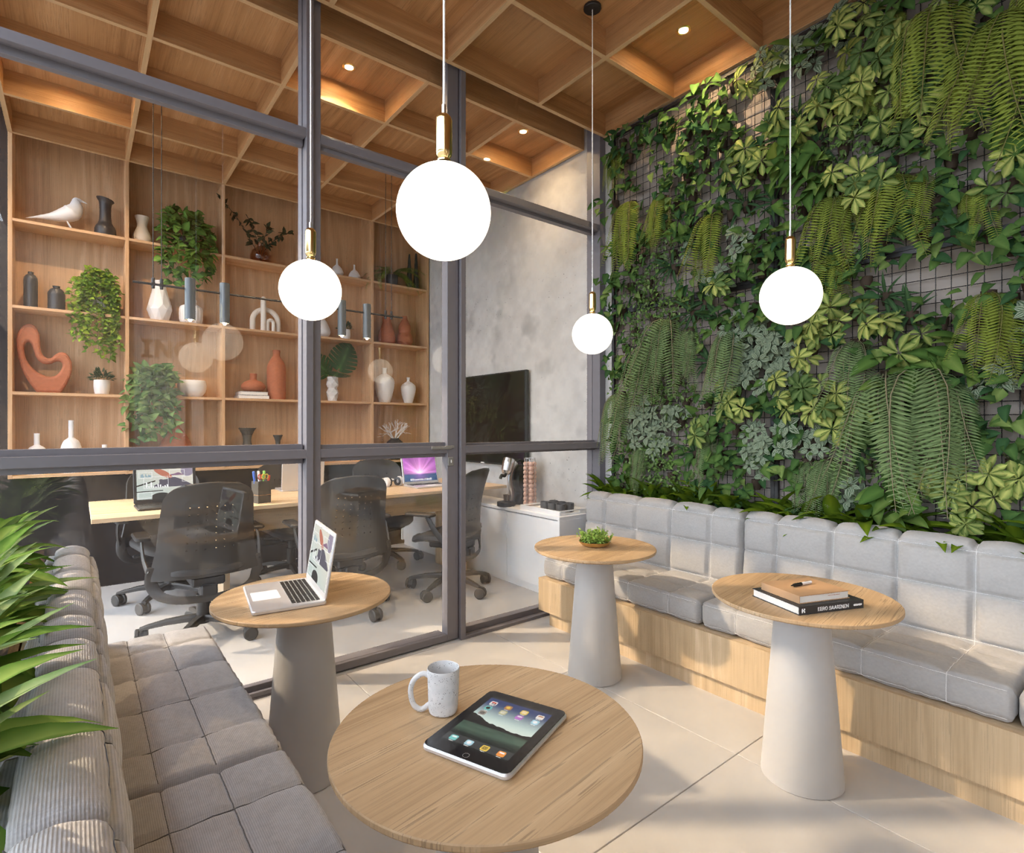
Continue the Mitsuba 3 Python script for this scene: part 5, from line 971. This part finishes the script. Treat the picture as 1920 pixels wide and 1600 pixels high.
# tablet
ang = math.atan2(0.103, 0.265); TW, TL = 0.222, 0.284
kt = thing('tablet', 'tablet with black bezel showing app icons over a lake wallpaper, on the front table', 'tablet', to=tr(0.751, 1.002, 0.750) @ rz(ang - PI / 2))
add(kt, 'back_shell', (rbox(TW, TL, 0.0150, 0.018, 0.0004, 0.005, 8), 'alu', 40))
add(kt, 'glass_front', (rbox(TW - 0.006, TL - 0.006, 0.0012, 0.016, 0.0148, 0.0004, 8), mat('bezel_glass', principled((0.012, 0.011, 0.012), 0.07, spec=0.6))))
SW, SL = TW - 0.052, TL - 0.066
def lake(p, n, uv):
    u, v = uv.x, uv.y
    sky_ = mix((0.46, 0.56, 0.50), (0.015, 0.030, 0.10), smoothstep(0.46, 0.90, v)); sky_ = mix((0.50, 0.55, 0.48), sky_, smoothstep(0.40, 0.62, v))
    ridge = 0.44 + 0.10 * dr.exp(-dr.square((u - 0.02) / 0.30)) + 0.035 * noise(u * 9, 1.0) + 0.02 * noise(u * 25, 2.0)
    lake_ = mix((0.004, 0.006, 0.005), (0.065, 0.11, 0.075), dr.exp(-dr.square((v - 0.33) / 0.10)) * (0.5 + 0.5 * noise(u * 3, v * 30)))
    c = dr.select(v > ridge, sky_, dr.select(v > 0.415, mi.Color3f(0.006, 0.006, 0.005), lake_))
    c = dr.select((v < 0.155) & (v > 0.03), c + mi.Color3f(0.028), c)
    return dr.select(v > 0.965, mi.Color3f(0.01), c)
m, uv = quad([-SW / 2, -SL / 2 + 0.004, 0.01605], [SW, 0, 0], [0, SL, 0])
s_ = shape(m, 'bezel_glass', False, uv); s_['emitter'] = emissive(lake, 0.075); add(kt, 'screen', s_)
m, uv = quad([-SW / 2, -SL / 2 + 0.004, 0.0162], [SW, 0, 0], [0, SL, 0])
icons = [(0.12, 0.86, 'ink_white', 'red_ink'), (0.37, 0.86, 'tan_cover', 'yellow_ink'), (0.63, 0.86, 'yellow_ink', 'ink_white'), (0.88, 0.86, 'paper', 'tan_cover'), (0.12, 0.745, 'teal', 'ink_black'), (0.37, 0.745, 'olive', 'ink_white'), (0.63, 0.745, 'violet', 'ink_white'), (0.88, 0.745, 'sky_ink', 'ink_white'),
         (0.12, 0.63, 'grey_cover', 'ink_black'), (0.14, 0.085, 'teal', 'ink_white'), (0.38, 0.085, 'sky_ink', 'ink_white'), (0.62, 0.085, 'yellow_ink', 'soil'), (0.86, 0.085, 'orange', 'ink_white')]
for nm, c in dict(teal=(0.16, 0.50, 0.50), olive=(0.40, 0.40, 0.22), violet=(0.40, 0.16, 0.50), sky_ink=(0.34, 0.58, 0.68), orange=(0.75, 0.28, 0.06)).items(): mat(nm, principled(c, 0.4))
for i, (u, v, c1, c2) in enumerate(icons):
    x, y = (u - 0.5) * SW, (v - 0.5) * SL + 0.004
    ic = add(kt, 'app_icon', (rbox(0.0185, 0.0185, 0.0003, 0.004, 0.0161, 0, 4).apply_transform(tr(x, y, 0)), c1))
    g_ = [box([-0.006, 0.001, 0.0164], [0.006, 0.0055, 0.0166]), lathe([(0.0, 0.0164), (0.0055, 0.0164), (0.0055, 0.0166), (0.0, 0.0166)], 14), cat(*[box([-0.006, k_ * 0.004 - 0.001, 0.0164], [0.006, k_ * 0.004 + 0.0008, 0.0166]) for k_ in (-1, 0, 1)])][i % 3]
    add(ic, 'glyph', (g_.apply_transform(tr(x, y, 0)), c2)); add(ic, 'caption', (box([x - 0.006, y - 0.0128, 0.0161], [x + 0.006, y - 0.0113, 0.0162]), 'ink_white'))
    if i == 0:
        t_ = meshkit.text_mesh('31', 0.008, 0.0001, bold=True); t_.apply_translation([x - 0.0055, y - 0.0065, 0.01665]); add(ic, 'numeral', (t_, 'ink_black'))
add(kt, 'home_button', (lathe([(0.0068, 0.0160), (0.0068, 0.0161), (0.0075, 0.0161), (0.0075, 0.0160)], 24).apply_transform(tr(0, -TL / 2 + 0.015, 0)), 'grey_cover'))
for y in (-0.02, 0.02): add(kt, 'side_button', (cbox([TW / 2 - 0.001, TL * 0.30 + y * 0.5 - 0.006, 0.006], [TW / 2 + 0.001, TL * 0.30 + y * 0.5 + 0.006, 0.009], 0.0004), 'steel'))
# two books and a pen
Bp = [np.array(q) for q in ((2.093, 0.938), (2.379, 0.824))]; bx_ = unit(Bp[1] - Bp[0]); ba = math.atan2(bx_[1], bx_[0])
def book(name, label, lx, ly, lz, cover, to, spine_x=True):
    """spine along the local front edge (y = 0) or, if not spine_x, along the left edge"""
    kk = thing(name, label, 'book', 'books on the round table', to); t = 0.0025
    if spine_x:
        add(kk, 'cover', (cat(box([0, 0, 0], [lx, ly, t]), box([0, 0, lz - t], [lx, ly, lz]), cbox([0, -0.001, 0], [lx, t, lz], 0.001)), cover)); add(kk, 'pages', (box([0.004, t, t], [lx - 0.004, ly - 0.004, lz - t]), 'paper'))
    else:
        add(kk, 'cover', (cat(box([0, 0, 0], [lx, ly, t]), box([0, 0, lz - t], [lx, ly, lz]), cbox([-0.001, 0, 0], [t, ly, lz], 0.001)), cover)); add(kk, 'pages', (box([t, 0.004, t], [lx - 0.004, ly - 0.004, lz - t]), 'paper'))
    return kk
kb = book('book', 'dark book with white lettering on its spine, lower one on the round table', 0.308, 0.245, 0.032, 'black_cover', tr(Bp[0][0], Bp[0][1], 0.750) @ rz(ba))
def spine_text(kk, text, h, x, z, y=-0.0012):
    m = meshkit.text_mesh(text, h, 0.0006, bold=True); m.apply_transform(frame([1, 0, 0], [0, 0, 1], [0, -1, 0], [x, y, z])); add(kk, 'lettering', (m, 'ink_white'))
spine_text(kb, 'EERO SAARINEN', 0.0135, 0.085, 0.009)
add(kb, 'publisher_mark', (cat(box([0.012, -0.0018, 0.008], [0.017, -0.0008, 0.024]), box([0.017, -0.0018, 0.014], [0.024, -0.0008, 0.018]), box([0.022, -0.0018, 0.018], [0.027, -0.0008, 0.024]), box([0.022, -0.0018, 0.008], [0.027, -0.0008, 0.014])), 'ink_white')); add(kb, 'author_strip', (box([0.258, -0.0018, 0.012], [0.298, -0.0008, 0.019]), 'ink_white'))
kb = book('book', 'tan-covered book with pale pages lying on the dark book', 0.245, 0.195, 0.030, 'tan_soft', tr(2.126, 0.950, 0.7825) @ rz(ba + 0.02), False)
add(kb, 'page_mark', (box([0.14, 0.0035, 0.017], [0.20, 0.0042, 0.020]), 'copper'))
kn = thing('pen', 'black and white ballpoint pen lying on the tan book', 'pen', None, tr(2.262, 1.012, 0.8198) @ rz(ba + 0.16))
add(kn, 'barrel', (lathe([(0.0, 0.0), (0.0012, 0.0), (0.0035, 0.012), (0.0062, 0.018), (0.0062, 0.062), (0.0, 0.062)], 14).apply_transform(tr(-0.05, 0, 0) @ ry(PI / 2)), 'ink_black', 30)); add(kn, 'sleeve', (lathe([(0.0, 0.062), (0.0058, 0.062), (0.0058, 0.118), (0.003, 0.122), (0.0, 0.128)], 14).apply_transform(tr(-0.05, 0, 0) @ ry(PI / 2)), 'ink_white', 30)); add(kn, 'clip', (box([0.03, -0.001, 0.0058], [0.072, 0.001, 0.0075]), 'steel'))
# brass bowl of succulents
kb = thing('succulent_bowl', 'shallow brass bowl of bright green succulents on the round table', 'potted plant', None, tr(2.375, 2.225, 0.750))
add(kb, 'bowl', (lathe(spl([(0.001, 0.0), (0.05, 0.001), (0.078, 0.010), (0.094, 0.028), (0.091, 0.030), (0.074, 0.016), (0.05, 0.010), (0.001, 0.010)], 5), 48), 'brass', 40)); add(kb, 'soil', (lathe([(0.0, 0.014), (0.06, 0.014), (0.076, 0.020), (0.05, 0.034), (0.0, 0.040)], 24), 'soil', True))
F = [Fol(), Fol()]; sl = [leaf(0.020, 0.011, 'ovate', (0.30, 0.46, 0.10), (0.20, 0.36, 0.055), 0.1, 0.3, 3), leaf(0.020, 0.010, 'ovate', (0.42, 0.55, 0.16), (0.30, 0.44, 0.09), 0.1, 0.3, 3)]
for i in range(95):
    a, r = rnd(0, 2 * PI), 0.075 * math.sqrt(rnd(0, 1)); b = np.array([r * math.cos(a), r * math.sin(a), 0.026]); d = unit([math.cos(a) * r * 9 + rnd(-0.3, 0.3), math.sin(a) * r * 9 + rnd(-0.3, 0.3), 1.0]); L = rnd(0.035, 0.075) * (1.15 - 3.5 * r)
    F[i % 2].put((lambda m: (np.array(m.vertices), np.array(m.faces), np.tile([0.22, 0.34, 0.08], (len(m.vertices), 1))))(cyl(b, b + d * L, 0.0012, 4)))
    for j in range(7):
        q = b + d * L * (0.25 + 0.75 * j / 6); F[i % 2].put(sl[(i + j) % 2], lmat(q, rng.normal(0, 0.8, 3) + d * 0.6, d + rng.normal(0, 0.3, 3), rnd(0.75, 1.25)), rnd(0.75, 1.25))
for f_ in F: add(kb, 'foliage', f_.shape(), kind='stuff')
